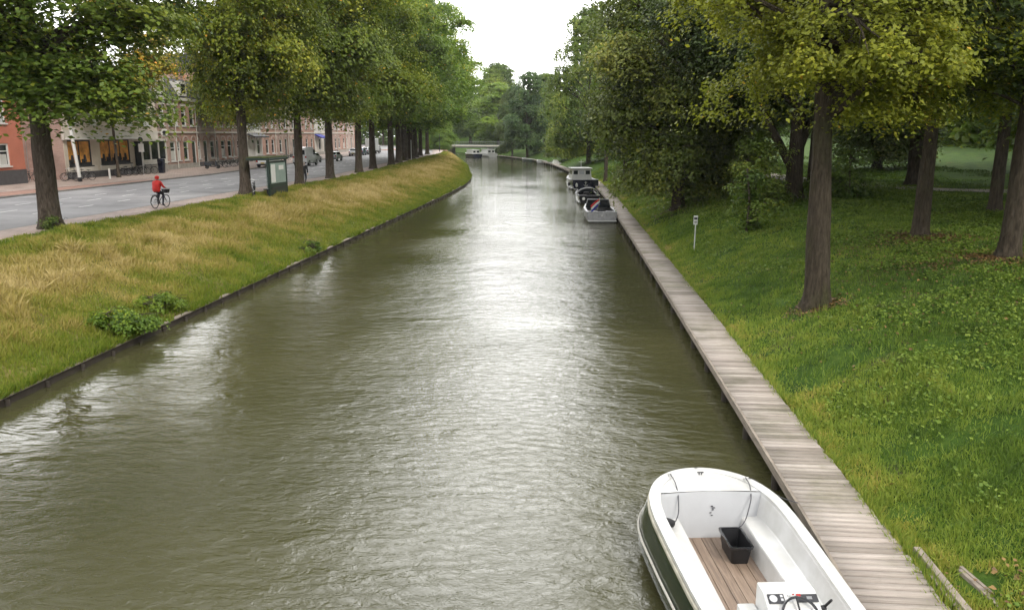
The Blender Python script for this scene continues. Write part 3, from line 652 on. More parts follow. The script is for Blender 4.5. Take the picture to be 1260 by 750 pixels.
for (p_, x, y, rz, sc, lab, tc) in far: put(p_, x, y, rz, sc, lab, FG, tc, 'distant_tree')
put(LG, 15, 125, 1.0, 1.2, 'mid distance park tree hidden deep behind the lawn', PG, (.9, .95, .85), 'park_tree')
put(WL, 18, 98, 1.9, 1.0, 'wide park tree behind the row of lawn trees', PG, (.8, .85, .8), 'park_tree')
put(DK, 28, 78, 5.3, 1.0, 'dark park tree in the background above the gravel path', PG, (1.0, 1.0, .9), 'park_tree')
put(WL, 38, 62, .9, 1.0, 'rounded background park tree at the far right', PG, (1.0, 1.0, .9), 'park_tree')
rs = np.random.RandomState(77); n = 150000
th = np.where(rs.rand(n) < .55, rs.rand(n), 1 + rs.rand(n)); wx = np.where(th < 1, -230 + 330 * th, 68 + 26 * rs.rand(n)); wy = np.where(th < 1, 330 + 40 * rs.rand(n) + .12 * (wx + 60), -10 + 380 * (th - 1))
hh = 15 + 9 * vnoise(wx, wy, 9., 31) + 4 * vnoise(wx, wy, 3., 32); C = np.stack([wx, wy, 1.5 + hh * rs.rand(n) ** .8], 1)
nb_ = 45000; bx_ = 42 + 12 * rs.rand(nb_); by_ = 20 + 140 * rs.rand(nb_); C = np.r_[C, np.stack([bx_, by_, 4.2 + (4 + 5 * vnoise(bx_, by_, 5., 35)) * rs.rand(nb_) ** .8], 1)]; wx = C[:, 0]; wy = C[:, 1]; n = len(C)
V, F = leafcards(C, rs.randn(n, 3) * .5 + np.array([[0, -.3, .8]]), (np.where(wx > 41, .6, 1.) if 1 else 1) + .9 * rs.rand(n), None, 7, .7)
tag(np_mesh('far_wood', V, F, M['leafG'], np.clip(.35 + .5 * (vnoise(wx, wy, 8., 33) - .5) + .1 * rs.randn(n), 0, .9)), 'mass of distant trees closing the horizon', 'woodland', kind='stuff')
# small street tree before the shop
ST = tree_proto(51, 14.0, 3.9, 6.0, .10, 170, 230, .24, M['leafL'], M['bark'], [(0, .6), (.3, 1), (.7, .8), (1, .2)], rb=.95, tintb=.16)
SG = 'street trees on the far pavement'
put(ST, -43.6, 73.8, 0, (1.5, 1.2), 'thin street tree with orange tinged leaves in front of the cream shop', None, (1.2, 1.0, .8), 'street_tree')
put(A2, -42.6, 101.5, 1.0, (.85, .82), 'leafy street tree across the road, above the row of parked bicycles', None, (1.1, 1.0, .8), 'street_tree')
# shrubs
def shrub(seed, name, x, y, h, r, nb, nl, leaf, mat, lab, tc, cat='shrub'):
    p_ = tree_proto(seed, h, r, .15, .03, nb, nl, leaf, mat, M['bark'], [(0, .8), (.3, 1), (.7, .75), (1, .2)], droop=.3, rb=.42 * r, inner=.1, zoff=.02)
    o = put(p_, x, y, 0, 1, lab, None, tc, name, cat)
    for ch in o.children:
        ch.name = 'foliage' if ch.name.startswith('crown') else 'stem'
    return o
shrub(61, 'water_edge_shrub', -13.7, 22.3, .6, 1.0, 46, 150, .09, M['leafG'], 'bushy green plant overhanging the water at the left bank edge', (1.0, 1.1, .8))
shrub(62, 'water_edge_weed', -14.0, 25.2, .5, .7, 22, 120, .08, M['leafG'], 'low leafy weed clump beside the overhanging bushy plant', (1.2, 1.2, .8))
shrub(63, 'water_edge_weed', -13.5, 39.5, .55, .6, 18, 110, .09, M['leafG'], 'small dark weed growing from the left bank edging farther on', (.9, 1.0, .8))
shrub(64, 'ivy_clump', -22.5, 32.6, .45, .75, 30, 110, .09, M['leafD'], 'dark ivy growing round the foot of the nearest left tree', (1.1, 1.2, 1.0), 'ivy')
shrub(65, 'sapling', 8.3, 39.5, 3.6, 1.5, 36, 110, .15, M['leafG'], 'straggly young sapling with drooping leaves right of the white signpost', (.85, .9, .8), 'sapling')
shrub(66, 'understory_bush', 10.2, 46.5, 4.2, 2.3, 60, 170, .17, M['leafD'], 'loose dark bush under the trees left of the forking black trunk', (1.5, 1.6, 1.1), 'bush')
shrub(67, 'understory_bush', 15.8, 48.0, 3.0, 2.0, 50, 150, .17, M['leafD'], 'low dark bush behind the brown trunk on the upper slope', (1.0, 1.2, .9), 'bush')
shrub(68, 'young_maple', 10.35, 17.2, 2.5, .55, 16, 60, .12, M['leafY'], 'leafy young maple cut by the right edge of the photo', (1.3, 1.3, 1.0), 'young tree')
shrub(69, 'garden_hedge', -43.8, 128.5, 1.6, 2.0, 40, 150, .16, M['leafD'], 'dark green hedge bush beside the parked cars along the houses', (1.1, 1.2, 1.0), 'hedge')

# ------------------------------------------------------------------ boardwalk
rr = random.Random(5)
bwk = empty('boardwalk', (0, 0, 0), 0, 'long grey weathered plank boardwalk running along the right edge of the canal', 'boardwalk')
V = []; F = []; T = []
y = 3.0
while y < 225:
    step = .155 if y < 80 else .31
    w = step - (.026 if y < 80 else .035); x0 = float(XR(y)); d = (float(XR(y + .5)) - x0) / .5
    L = math.hypot(1, d); tx_, ty_ = 1 / L, -d / L       # across direction
    ay, ax = 1 / L, d / L
    e0 = rr.uniform(-.012, .012); e1 = rr.uniform(-.02, .02); zt = .45 + rr.uniform(-.004, .004); sk = rr.uniform(-.006, .006)
    b0 = len(V); c = []
    for (s_, k_) in ((0 + e0, 0), (1.10 + e1, 0), (1.10 + e1, w), (0 + e0, w)):
        c.append((x0 + tx_ * s_ + ax * k_, y + ty_ * s_ + ay * k_ + sk * s_))
    V += [(p_[0], p_[1], zt) for p_ in c] + [(p_[0], p_[1], zt - .04) for p_ in c]
    F += [(b0, b0 + 1, b0 + 2, b0 + 3), (b0 + 7, b0 + 6, b0 + 5, b0 + 4), (b0, b0 + 4, b0 + 5, b0 + 1), (b0 + 1, b0 + 5, b0 + 6, b0 + 2), (b0 + 2, b0 + 6, b0 + 7, b0 + 3), (b0 + 3, b0 + 7, b0 + 4, b0)]
    T += [rr.random() ** .8] * 6; y += step
np_mesh('planks', np.array(V), np.array(F), M['planks'], np.array(T), bwk)
def along(curve, off, z0, z1, th, y0, y1, name, mat, parent, step=3.0):
    R_ = []; y = y0
    while y <= y1 + .01:
        x = float(curve(y)) + off; R_.append([(x, y, z0), (x + th, y, z0), (x + th, y, z1), (x, y, z1)]); y += step
    return MB().loft(R_).build(name, mat, parent)
along(XR, -.022, .30, .462, .05, 3, 225, 'edge_board', M['beam'], bwk)
along(XR, .12, .26, .408, .08, 3, 225, 'stringer', M['pile'], bwk)
for k in range(70):
    y = 4 + k * 2.4
    MB().tube([(float(XR(y)) + .07, y, -1.3), (float(XR(y)) + .07, y, .40)], .085, 10).build('pile', M['pile'], bwk)
along(XR, 1.105, -.6, .36, .04, 3, 225, 'retaining_board', M['pile'], bwk)
be = empty('timber_beam', (4.83, 9.6, .44), 0, 'loose weathered timber beam lying along the landward side of the boardwalk', 'timber')
MB().box((.07, -.3, .0), (.10, 2.9, .10), rz=.0).box((.0, -.7, -.03), (.06, 2.4, .08), rz=.01).build('beam', M['beam'], be, bevel=.01)
for (x, y, L, rz, lab) in [(5.33, 9.75, .95, .10, 'short grey timber offcut half sunk in the worn grass'), (4.86, 12.6, .8, .05, 'small timber end showing at the boardwalk edge farther up')]:
    o = MB().box((0, 0, 0), (.12, L, .07)).box((.03, .2, .02), (.05, L * .7, .06), rz=.05).build('timber_offcut', M['beam'], bevel=.008)
    o.location = (x, y, ground_z(x, y) - .02); o.rotation_euler = (0, .05, rz); tag(o, lab, 'timber')

# left bank edging
ed = empty('bank_edging', (0, 0, 0), 0, 'low dark wooden edging with short posts along the left waterline', 'bank edging')
along(XL, -.02, -.5, .20, .05, 5, 215, 'board', M['pile'], ed, 2.0)
along(XL, -.07, .20, .245, .15, 5, 215, 'capping', M['beam'], ed, 2.0)
for k in range(62):
    y = 8 + k * 1.45
    MB().tube([(float(XL(y)) + .09, y, -.6), (float(XL(y)) + .09, y, .13 + rr.uniform(-.03, .05))], .055, 8).build('post', M['pile'], ed)

# ------------------------------------------------------------------ boats
def lerp_tab(tab, s):
    q = [float(np.interp(s, [r_[0] for r_ in tab], [r_[i] for r_ in tab])) for i in range(1, len(tab[0]))]
    if tab is TAB and s < 1.7: q[0] = 1.0 * max(.0, 1 - (1 - s / 1.7) ** 2.6) ** .5
    return q
def hull(mb, tab, ts, m=0, inset=0., sec=((1, 1), (1.02, .72), (.97, .45), (.82, .2), (.45, .05), (0, 0))):
    """tab rows: s (0 bow .. L stern), half width at the sheer, keel z, sheer z. local +y = forward, bow at y=0"""
    rings = []
    for s in ts:
        w, kz, sz = lerp_tab(tab, s); w = max(.01, w - inset); h = sz - kz; pts = []
        for (fx, fz) in sec:
            pts.append((w * fx, -s, kz + h * fz))
        rings.append(pts + [(-p_[0], p_[1], p_[2]) for p_ in pts[-2::-1]])
    mb.loft(rings, closed=False, m=m)
    n = len(rings[0]); b0 = len(mb.v); mb.add(rings[-1], [tuple(range(n))], m); mb.add(rings[0], [tuple(range(n))[::-1]], m)
    return mb
TAB = [(0, .05, .10, .80), (.35, .74, -.16, .80), (.7, .91, -.22, .79), (1.2, .98, -.26, .775), (1.7, 1.0, -.28, .76), (2.6, .98, -.28, .74), (3.4, .95, -.28, .72), (4.8, .88, -.24, .73), (6.0, .74, -.14, .78)]
SS = [0, .004, .012, .025, .045, .07, .11, .16, .22, .29, .38, .5, .64, .8, 1.0, 1.25, 1.6, 2, 2.6, 3.4, 4.2, 4.8, 5.4, 6.0]
def W(s): return lerp_tab(TAB, s)[0]
def SZ(s): return lerp_tab(TAB, s)[2]
sl = empty('sloop', (2.04, 12.44, .0), radians(7.0), 'open white sloop with dark green hull moored beside the boardwalk in the foreground', 'boat')
hull(MB(), TAB, SS, sec=((1, 1), (1.10, .86), (1.19, .66), (1.20, .48), (1.10, .28), (.8, .12), (.4, .03), (0, 0))).build('hull', M['darkgreen'], sl, smooth=True)
def edge_strip(out, inn, dz0, dz1, name, mat, s0=0, tubes=None, par=sl):
    mb = MB(); rings = []
    ss = [s for s in SS if s >= s0]
    path = [(W(s), -s, SZ(s)) for s in ss]
    full = [(-x, y, z) for x, y, z in path[::-1]] + path
    for i, (x, y, z) in enumerate(full):
        a = Vector(full[max(i - 1, 0)]); c = Vector(full[min(i + 1, len(full) - 1)]); t = (c - a); t.z = 0; t.normalize(); nrm = Vector((-t.y, t.x, 0))
        # outward: away from the centreline mid point
        if nrm.dot(Vector((x, y + 2.5, 0))) < 0: nrm = -nrm
        p0 = Vector((x, y, z)) + nrm * out; p1 = Vector((x, y, z)) - nrm * inn
        rings.append([(p0.x, p0.y, z + dz0), (p0.x, p0.y, z + dz1), (p1.x, p1.y, z + dz1), (p1.x, p1.y, z + dz0)])
    mb.loft(rings); return mb.build(name, mat, par, smooth=False, bevel=.012)
edge_strip(.035, .13, -.02, .035, 'gunwale', M['gel'])
edge_strip(.06, -.02, -.13, -.035, 'rubbing_strip', paint('cream_rubber', (.50, .47, .38), .7, .25, 4))
# lower rope-like strake seen as pale line on the hull
mb = MB(); 
for sd in (-1, 1): mb.tube([(sd * (W(s) * 1.19 + .012), -s, .42 + .06 * max(0, .6 - s)) for s in SS[2:]], .018, 6)
mb.build('strake', M['rope'], sl)
# interior: foredeck, bulkhead, liner
mb = MB(); ss = [s for s in SS if s < .8] + [.82]
rings = [[(-W(s) + .02, -s, SZ(s) + .012), (-W(s) * .5, -s, SZ(s) + .03), (0, -s, SZ(s) + .04), (W(s) * .5, -s, SZ(s) + .03), (W(s) - .02, -s, SZ(s) + .012)] for s in ss]
mb.loft(rings, closed=False)
mb.build('foredeck', M['gel'], sl, smooth=True)
w9 = W(.82) - .03
def bx(t): return (-w9 + 2 * w9 * t)
top = [(bx(k / 10), -.82 + .05 * (1 - abs(2 * k / 10 - 1) ** 2) - .05, SZ(.82) + .015 + .02 * (1 - abs(2 * k / 10 - 1))) for k in range(11)]
botm = [(-.84 + 1.68 * k / 10, -.96, .10) for k in range(11)]
mb = MB(); mb.loft([top, [(a[0] * .96, a[1] - .01, a[2] - .05) for a in top], botm], closed=False)
fb = mb.build('bulkhead', M['gel2'], sl)
lt = MB()
for (x, z, w, h) in [(0.02, .60, .035, .014), (.045, .575, .05, .014), (.035, .545, .03, .014), (.0, .50, .03, .012), (.02, .46, .03, .01)]:
    lt.box((x, -.855 - (.78 - z) * .14 - .006, z), (w, .006, h), R=Matrix.Rotation(-.06, 3, 'X'))
lt.build('lettering', M['steel_dark'], fb)
fl = MB()
for k in range(6):
    x = -.44 + .148 * k
    fl.box((x + .07, -3.2, .10), (.141, 4.6, .03))
fl.build('floor', M['floorwood'], sl, bevel=.004)
for sd in (-1, 1):
    mb = MB(); rings = []
    for s in [.84, 1.0, 1.2, 1.6, 2, 2.6, 3.4, 4.2, 4.8, 5.4, 5.9]:
        w = W(s); rings.append([(sd * .45, -s, .10), (sd * .50, -s, .40), (sd * (w - .20), -s, .42), (sd * (w - .13), -s, SZ(s) - .04), (sd * (w - .10), -s, SZ(s) + .01)])
    mb.loft(rings, closed=False); o = mb.build('side_bench', M['gel'], sl, smooth=False, bevel=.02)
    md = o.modifiers.new('thick', 'SOLIDIFY'); md.thickness = .012
MB().box((0, -5.6, .25), (1.5, .6, .34)).build('stern_bench', M['gel'], sl, bevel=.03)
# console
cn = empty('console', (-.01, -4.0, .1)); cn.parent = sl
mb = MB(); mb.prism([(.22, 0), (.22, .98), (.02, .98), (-.20, .86), (-.16, 0)], -.31, .31, 'X'); mb.build('console_body', M['gel'], cn, bevel=.02)
MB().box((-.42, .02, .35), (.21, .42, .70)).build('seat_box', M['gel'], cn, bevel=.02)
PR = Matrix.Rotation(radians(28), 3, 'X')
def onpanel(mb, x, v, w, h, t=.008, m=0, dz=0): c = Vector((x, -.09, .925)) + PR @ Vector((0, v, .004 + dz)); mb.box(c, (w, h, t), m, R=PR); return c
mb = MB(); onpanel(mb, -.18, .02, .19, .12); mb.build('dial_panel', M['steel_dark'], cn, bevel=.004); mb = MB(); onpanel(mb, .18, .02, .24, .10); mb.build('switch_panel', M['steel_dark'], cn, bevel=.004)
mb = MB()
c = Vector((-.215, -.09, .925)) + PR @ Vector((0, .02, .012)); 
ringp = [c + PR @ Vector((.045 * cos(k * pi / 10), .045 * sin(k * pi / 10), 0)) for k in range(20)]; mb.add(ringp, [tuple(range(20))])
mb.build('gauge', M['gel2'], cn)
for i in range(2): mb = MB(); onpanel(mb, -.115, .05 - .045 * i, .03, .03, dz=.004); mb.build('button', M['gel2'], cn)
for i in range(3): mb = MB(); onpanel(mb, -.02, .06 - .035 * i, .035, .02); mb.build('button', M['gel2'], cn); mb = MB(); onpanel(mb, .20, .02, .06, .035, dz=.004); mb.build('display', M['gel2'], cn)
mb = MB(); onpanel(mb, .085, .055, .05, .03, dz=.005); onpanel(mb, .03, .07, .02, .012); mb.build('switch', M['lampred'], cn)
wc = Vector((.03, -.28, .86)); WR = Matrix.Rotation(radians(38), 3, 'X')
mb = MB(); pts = [wc + WR @ Vector((.20 * cos(2 * pi * k / 28), .20 * sin(2 * pi * k / 28), 0)) for k in range(29)]
mb.tube(pts, .016, 8, caps=False)
for k in range(3): a = pi / 2 + k * 2 * pi / 3; mb.tube([wc, wc + WR @ Vector((.19 * cos(a), .19 * sin(a), 0))], .012, 6)
mb.tube([wc + WR @ Vector((0, 0, .02)), wc + WR @ Vector((0, 0, -.12))], .04, 12); mb.build('steering_wheel', M['blackgloss'], cn, smooth=True)
mb = MB(); mb.tube([(.31, -.08, .80), (.40, -.08, .82)], .03, 8); mb.tube([(.38, -.08, .82), (.42, -.16, .96)], .016, 6); mb.build('throttle_lever', M['black'], cn, smooth=True)
MB().tube([(-.33, -.12, .60), (-.36, -.16, .70)], .03, 8).build('ignition_knob', M['black'], cn)
# cleats, fairleads
for (x, s) in [(-.50, .28), (.66, .48), (.0, .26)]:
    z = SZ(s) + .05; MB().tube([(x - .05, -s, z + .03), (x + .05, -s, z + .03)], .011, 6).tube([(x - .02, -s, z - .02), (x - .02, -s, z + .03)], .009, 6).tube([(x + .02, -s, z - .02), (x + .02, -s, z + .03)], .009, 6).build('cleat', M['metal'] if x else M['steel_dark'], sl)
MB().tube([(0, -4.7, .1), (0, -4.7, .12)], .04).build('drain_plug', M['steel_dark'], sl)
MB().tube([(.53, -1.02, .18), (.53, -1.05, .18)], .014).build('bolt', M['steel_dark'], fb)
# ropes and fender : things that rest on / hang from the boat
def world(o, p): return Matrix.Translation(o.location) @ Matrix.Rotation(o.rotation_euler.z, 4, 'Z') @ Vector(p)
def rope(pts, name, lab, mat=None, r=.009):
    pts = [Vector(p) for p in pts]; c0 = pts[0].copy(); q = []
    for i in range(len(pts) - 1):
        for k in range(6): q.append(pts[i].lerp(pts[i + 1], k / 6.) - c0)
    q.append(pts[-1] - c0)
    # light smoothing
    for _ in range(4): q = [q[0]] + [(q[i - 1] + q[i] * 2 + q[i + 1]) / 4 for i in range(1, len(q) - 1)] + [q[-1]]
    o = MB().tube(q, r, 6).build(name, mat or M['rope'], smooth=True); o.location = c0; tag(o, lab, 'rope'); return o
dk = paint('dark_rope', (.09, .09, .10), .85, .3, 30)
rope([world(sl, p) for p in [(-.50, -.28, .88), (-.48, -.55, .86), (-.50, -.84, .80), (-.52, -1.0, .55), (-.60, -1.12, .47), (-.68, -1.20, .46)]], 'bow_line', 'thin grey line hanging from the left bow cleat into the sloop', dk)
rope([world(sl, p) for p in [(.66, -.48, .88), (.66, -.7, .86), (.62, -.92, .74), (.50, -1.08, .48), (.42, -1.14, .40), (.36, -1.2, .41)]], 'bow_line', 'thin grey line running down the sloop bulkhead to the black crate', dk)
rope([world(sl, (.66, -.46, .87)), world(sl, (.82, -.42, .82)), (3.35, 12.1, .52), (3.60, 12.05, .475)], 'mooring_line', 'slack mooring line leading from the sloop bow to the boardwalk', dk, .007)
o = MB().loft([[(r_ * cos(a), z, r_ * sin(a)) for a in [k * pi / 5 for k in range(10)]] for z, r_ in [(-.16, .02), (-.14, .07), (-.05, .09), (.06, .088), (.14, .06), (.17, .02)]]).build('fender', M['black'], smooth=True)
o.location = world(sl, (-.74, -1.18, .50)); o.scale = (.75, .75, .75); o.rotation_euler = (0, 0, 1.1); tag(o, 'small black lump of coiled line and fender on the left side bench of the sloop', 'fender')
# crate
cr = empty('crate', (2.43, 10.98, .118), radians(7), 'black plastic crate standing on the wooden floor of the sloop', 'crate')
def rrect(w, l, r, z, n=5):
    P_ = []
    for (cx, cy, a0) in [(w / 2 - r, l / 2 - r, 0), (-w / 2 + r, l / 2 - r, pi / 2), (-w / 2 + r, -l / 2 + r, pi), (w / 2 - r, -l / 2 + r, 1.5 * pi)]:
        for k in range(n + 1): a = a0 + pi / 2 * k / n; P_.append((cx + r * cos(a), cy + r * sin(a), z))
    return P_
mb = MB(); mb.loft([rrect(.25, .50, .04, 0), rrect(.315, .60, .05, .27), rrect(.29, .575, .045, .272), rrect(.235, .48, .035, .015)]); mb.build('crate_body', M['black'], cr, smooth=True)
MB().loft([rrect(.35, .635, .055, .255), rrect(.355, .64, .055, .285), rrect(.295, .58, .045, .285), rrect(.29, .575, .045, .255), rrect(.35, .635, .055, .255)], caps=False).build('rim', M['blackgloss'], cr, smooth=True)

# generic moored boat pieces
def boat_hull(par, tab, ts, mat, nm='hull'):
    return hull(MB(), tab, ts).build(nm, mat, par, smooth=True)
def deck_ring(par, tab, ts, mat, wid, h=.04, nm='gunwale'):
    obs = MB()
    for sd in (-1, 1):
        rings = []
        for s in ts:
            w, kz, sz = lerp_tab(tab, s); rings.append([(sd * (w + .03), -s, sz - .02), (sd * (w + .03), -s, sz + h), (sd * max(0, w - wid), -s, sz + h), (sd * max(0, w - wid), -s, sz - .02)])
        obs.loft(rings)
    w, kz, sz = lerp_tab(tab, ts[-1]); obs.box((0, -ts[-1] + .04, sz + .01), (2 * w, wid, .06))
    return obs.build(nm, mat, par)
# boat 2: aluminium tender with dark cover, flag
t2 = [(0, .15, .1, .95), (.3, .55, -.1, .9), (1, .9, -.2, .82), (2.2, 1.08, -.25, .75), (4.5, 1.1, -.25, .72), (5.4, 1.06, -.2, .72)]; s2 = [0, .1, .3, .6, 1, 1.5, 2.2, 3.2, 4.5, 5.4]
b2 = empty('aluminium_tender', (1.55, 62.9, 0), radians(3.5), 'grey aluminium tender with dark cockpit and flag, nearest of the three moored far boats', 'boat')
boat_hull(b2, t2, s2, M['alu']); deck_ring(b2, t2, s2, M['alu'], .14)
MB().box((0, -3.4, .30), (1.95, 3.6, .05)).build('cockpit_floor', M['canvas'], b2)
mb = MB(); mb.box((-.62, -4.9, .55), (.62, .5, .45)).box((.62, -4.9, .55), (.62, .5, .45)); mb.build('stern_seat', M['steel_dark'], b2, bevel=.04)
mb = MB(); mb.prism([(-.93, .76), (.93, .76), (.78, 1.35), (-.78, 1.35)], -2.05, -2.0, 'Y'); mb.build('windscreen', M['glass'], b2)
mb = MB(); mb.tube([(-.95, -2.02, .74), (-.80, -2.02, 1.38), (.80, -2.02, 1.38), (.95, -2.02, .74)], .03, 8); mb.build('windscreen_frame', M['alu'], b2, smooth=True)
MB().loft([[(-.88, -.6, .93), (.88 * .0, -.35, .97), (.88, -.6, .93)][::1], [(-1.0, -2.0, .80), (0, -2.0, .95), (1.0, -2.0, .80)]], closed=False).build('foredeck', M['alu'], b2)
mb = MB(); mb.box((0, -5.44, .42), (2.0, .05, .5)).box((-.62, -5.475, .46), (.62, .03, .34)).box((.62, -5.475, .46), (.62, .03, .34)).box((0, -5.475, .46), (.42, .03, .34)); mb.build('transom', M['alu'], b2, bevel=.02)
mb = MB(); mb.box((0, -5.62, .13), (2.05, .42, .06)); mb.build('swim_platform', M['white'], b2, bevel=.02)
mb = MB(); mb.box((0, -5.5, .50), (.12, .03, .08)); mb.build('stern_light', M['lampwhite'], b2)
fg = empty('dutch_flag', world(b2, (-.35, -5.3, .76)), 0, 'red white and blue flag hanging from its staff on the grey tender stern', 'flag')
MB().tube([(0, 0, 0), (.16, -.12, 1.0)], .015, 6).build('staff', M['offwhite'], fg)
def cloth(x0, z0, x1, z1, drop, name, mat, par, y=-.1):
    pass
for j, (mname, nm) in enumerate([('redflag', 'red_stripe'), ('white', 'white_stripe'), ('blue', 'blue_stripe')]):
    rings = []
    for k in range(7):
        t = k / 6; x = .15 - .62 * t; zt = .95 - .40 * t - .10 * t * t; th = .13
        rings.append([(x + .02 * j, -.12 + .05 * sin(5 * t + j * .4), zt - th * j * (1 + .4 * t)), (x + .02 * (j + 1), -.12 + .05 * sin(5 * t + (j + 1) * .4), zt - th * (j + 1) * (1 + .4 * t))])
    o = MB().loft(rings, closed=False).build(nm, M[mname], fg); md = o.modifiers.new('t', 'SOLIDIFY'); md.thickness = .006
# boat 3: dark open boat with hoop canopy
t3 = [(0, .15, .1, 1.0), (.3, .5, -.1, .95), (1, .82, -.2, .85), (2.2, 1.0, -.25, .75), (4.5, 1.0, -.25, .72), (5.6, .92, -.2, .75)]; s3 = [0, .1, .3, .6, 1, 1.5, 2.2, 3.2, 4.5, 5.6]
b3 = empty('dark_launch', (.75, 78.3, 0), radians(5), 'black open launch with folded canopy hoops, middle of the three moored far boats', 'boat')
boat_hull(b3, t3, s3, M['blackgloss']); deck_ring(b3, t3, s3, M['steel_dark'], .16)
MB().box((0, -3.3, .30), (1.8, 4.2, .05)).build('cockpit_floor', M['canvas'], b3)
mb = MB(); mb.box((-.5, -4.9, .55), (.75, .6, .45)).box((.5, -4.9, .55), (.75, .6, .45)).box((0, -2.6, .6), (.5, .5, .6)); mb.build('cover', M['canvas'], b3, bevel=.08)
for (yb, h_, lean_) in [(-3.9, 1.0, -.5), (-3.8, 1.05, -.15), (-3.7, .95, .3)]:
    pts = [(-.98 * cos(a), yb + lean_ * sin(a), .76 + h_ * .62 * sin(a)) for a in [pi * k / 14 for k in range(15)]]; MB().tube(pts, .028, 6).build('canopy_hoop', M['alu'], b3, smooth=True)
MB().prism([(-.8, .8), (.8, .8), (.68, 1.2), (-.68, 1.2)], -1.75, -1.71, 'Y').build('windscreen', M['glass'], b3)
o = MB().disc((-.55, -5.66, .5), .13, .06, 'Y').build('porthole', M['lampwhite'], b3)
# boat 4: cabin boat, navy hull, white wheelhouse
t4 = [(0, .15, .2, 1.45), (.4, .6, -.1, 1.38), (1.2, 1.1, -.3, 1.25), (3, 1.5, -.4, 1.1), (6, 1.55, -.4, 1.05), (7.8, 1.45, -.3, 1.15)]; s4 = [0, .15, .4, .8, 1.2, 2, 3, 4.5, 6, 7.8]
b4 = empty('cabin_boat', (-.15, 99.2, 0), radians(9), 'navy blue cabin boat with a white wheelhouse, farthest of the three moored far boats', 'boat')
boat_hull(b4, t4, s4, M['navy']); deck_ring(b4, t4, s4, M['alu'], .3)
MB().box((0, -4.1, 1.0), (2.5, 6.0, .06)).build('deck', M['canvas'], b4)
wh = MB(); wh.prism([(-1.18, 1.05), (1.18, 1.05), (1.05, 2.25), (-1.05, 2.25)], -5.0, -2.6, 'Y'); wo4 = wh.build('wheelhouse', M['white'], b4, bevel=.04)
MB().box((0, -3.8, 2.30), (2.45, 2.8, .10)).build('wheelhouse_roof', M['white'], b4, bevel=.03)
for x in (-.72, -.02, .70): MB().box((x, -5.02, 1.83), (.50 if x != -.02 else .58, .03, .42)).build('window', M['glass'] if x != -.02 else M['gel2'], wo4)
for sd in (-1, 1):
    for yy in (-3.3, -4.3): MB().box((sd * 1.11, yy, 1.8), (.04, .7, .42)).build('window', M['glass'], wo4)
MB().box((0, -1.9, 1.35), (1.9, 1.6, .5)).build('fore_cabin', M['white'], b4, bevel=.08)
MB().tube([(.1, -3.8, 2.3), (.1, -3.8, 3.3)], .025, 6).tube([(-.2, -3.8, 3.0), (.4, -3.8, 3.0)], .015, 5).build('mast', M['white'], b4)
MB().box((0, -7.83, .62), (2.3, .05, 1.0)).build('transom', M['navy'], b4, bevel=.02)
mb = MB(); mb.tube([(0, -7.9, .95), (0, -7.9, .45)], .03, 6).ring((0, -7.9, .62), .2, .03, 'Y', 10, 6, 0, pi, 2 * pi).tube([(-.14, -7.9, .85), (.14, -7.9, .85)], .025, 6); mb.build('anchor_emblem', M['metal'], b4)
MB().box((0, -8.0, .10), (2.7, .5, .06)).build('swim_platform', M['white'], b4)
for x, y_ in [(-1.05, -7.95), (-1.55, -5.5), (1.5, -5.8)]:
    MB().loft([[(x + r_ * cos(a), y_ + r_ * sin(a), z) for a in [k * pi / 5 for k in range(10)]] for z, r_ in [(.32, .02), (.36, .1), (.55, .15), (.72, .1), (.8, .02)]]).build('fender', M['white'] if x == -1.05 else M['rubber'], b4, smooth=True)
# two small boats farther along + boats by the bridge
def small_boat(x, y, rz, L, w, mat, lab, cover, nm='small_boat', grp=None):
    tt = [(0, .1, .1, .75), (.2 * L, w * .75, -.1, .62), (.5 * L, w, -.15, .55), (L, w * .85, -.1, .55)]; s_ = [0, .05 * L, .12 * L, .2 * L, .35 * L, .5 * L, .75 * L, L]
    b = empty(nm, (x, y, 0), rz, lab, 'boat', grp); boat_hull(b, tt, s_, mat); deck_ring(b, tt, s_, M['white'], .12)
    MB().box((0, -L * .55, .25), (w * 1.5, L * .7, .04)).build('floor', M['offwhite'], b)
    for f in (.45, .75): MB().box((0, -L * f, .45), (w * 1.7, .28, .05)).build('thwart', M['offwhite'], b)
    if cover: MB().prism([(-w * .7, .55), (w * .7, .55), (w * .3, 1.15), (-w * .3, 1.15)], -L * .8, -L * .5, 'Y').build('cover', cover, b, bevel=.05)
    return b
small_boat(-5.0, 165, .25, 5.0, .95, M['white'], 'small white open boat moored along the far boardwalk past the cabin boat', M['white'])
small_boat(-8.4, 177, .35, 4.4, .8, M['gel2'], 'tiny pale boat moored at the far boardwalk beyond the white open boat', None)
small_boat(-12.6, 190, .5, 4.8, .85, M['shelter_green'], 'low greenish boat moored farthest along the boardwalk', None)
def cruiser(x, y, rz, L, w, hm, lab):
    tt = [(0, .2, .1, 1.2), (.15 * L, w * .7, -.2, 1.1), (.4 * L, w, -.3, .95), (L, w * .92, -.2, .95)]; s_ = [0, .05 * L, .1 * L, .15 * L, .25 * L, .4 * L, .7 * L, L]
    b = empty('cruiser', (x, y, 0), rz, lab, 'boat', None); boat_hull(b, tt, s_, hm); deck_ring(b, tt, s_, M['white'], .25)
    c = MB().prism([(-w * .8, .9), (w * .8, .9), (w * .68, 2.0), (-w * .68, 2.0)], -L * .85, -L * .3, 'Y').build('cabin', M['white'], b, bevel=.06)
    for xx in (-.5, .5): MB().box((xx * w * .75, -L * .85 - .02, 1.5), (w * .5, .03, .5)).build('window', M['glass'], c)
    for k in range(3): MB().box((w * .76, -L * (.4 + .16 * k), 1.5), (.05, L * .11, .42)).build('window', M['glass'], c)
    MB().box((0, -L * .57, 2.05), (w * 1.6, L * .6, .08)).build('roof', M['white'], b, bevel=.03)
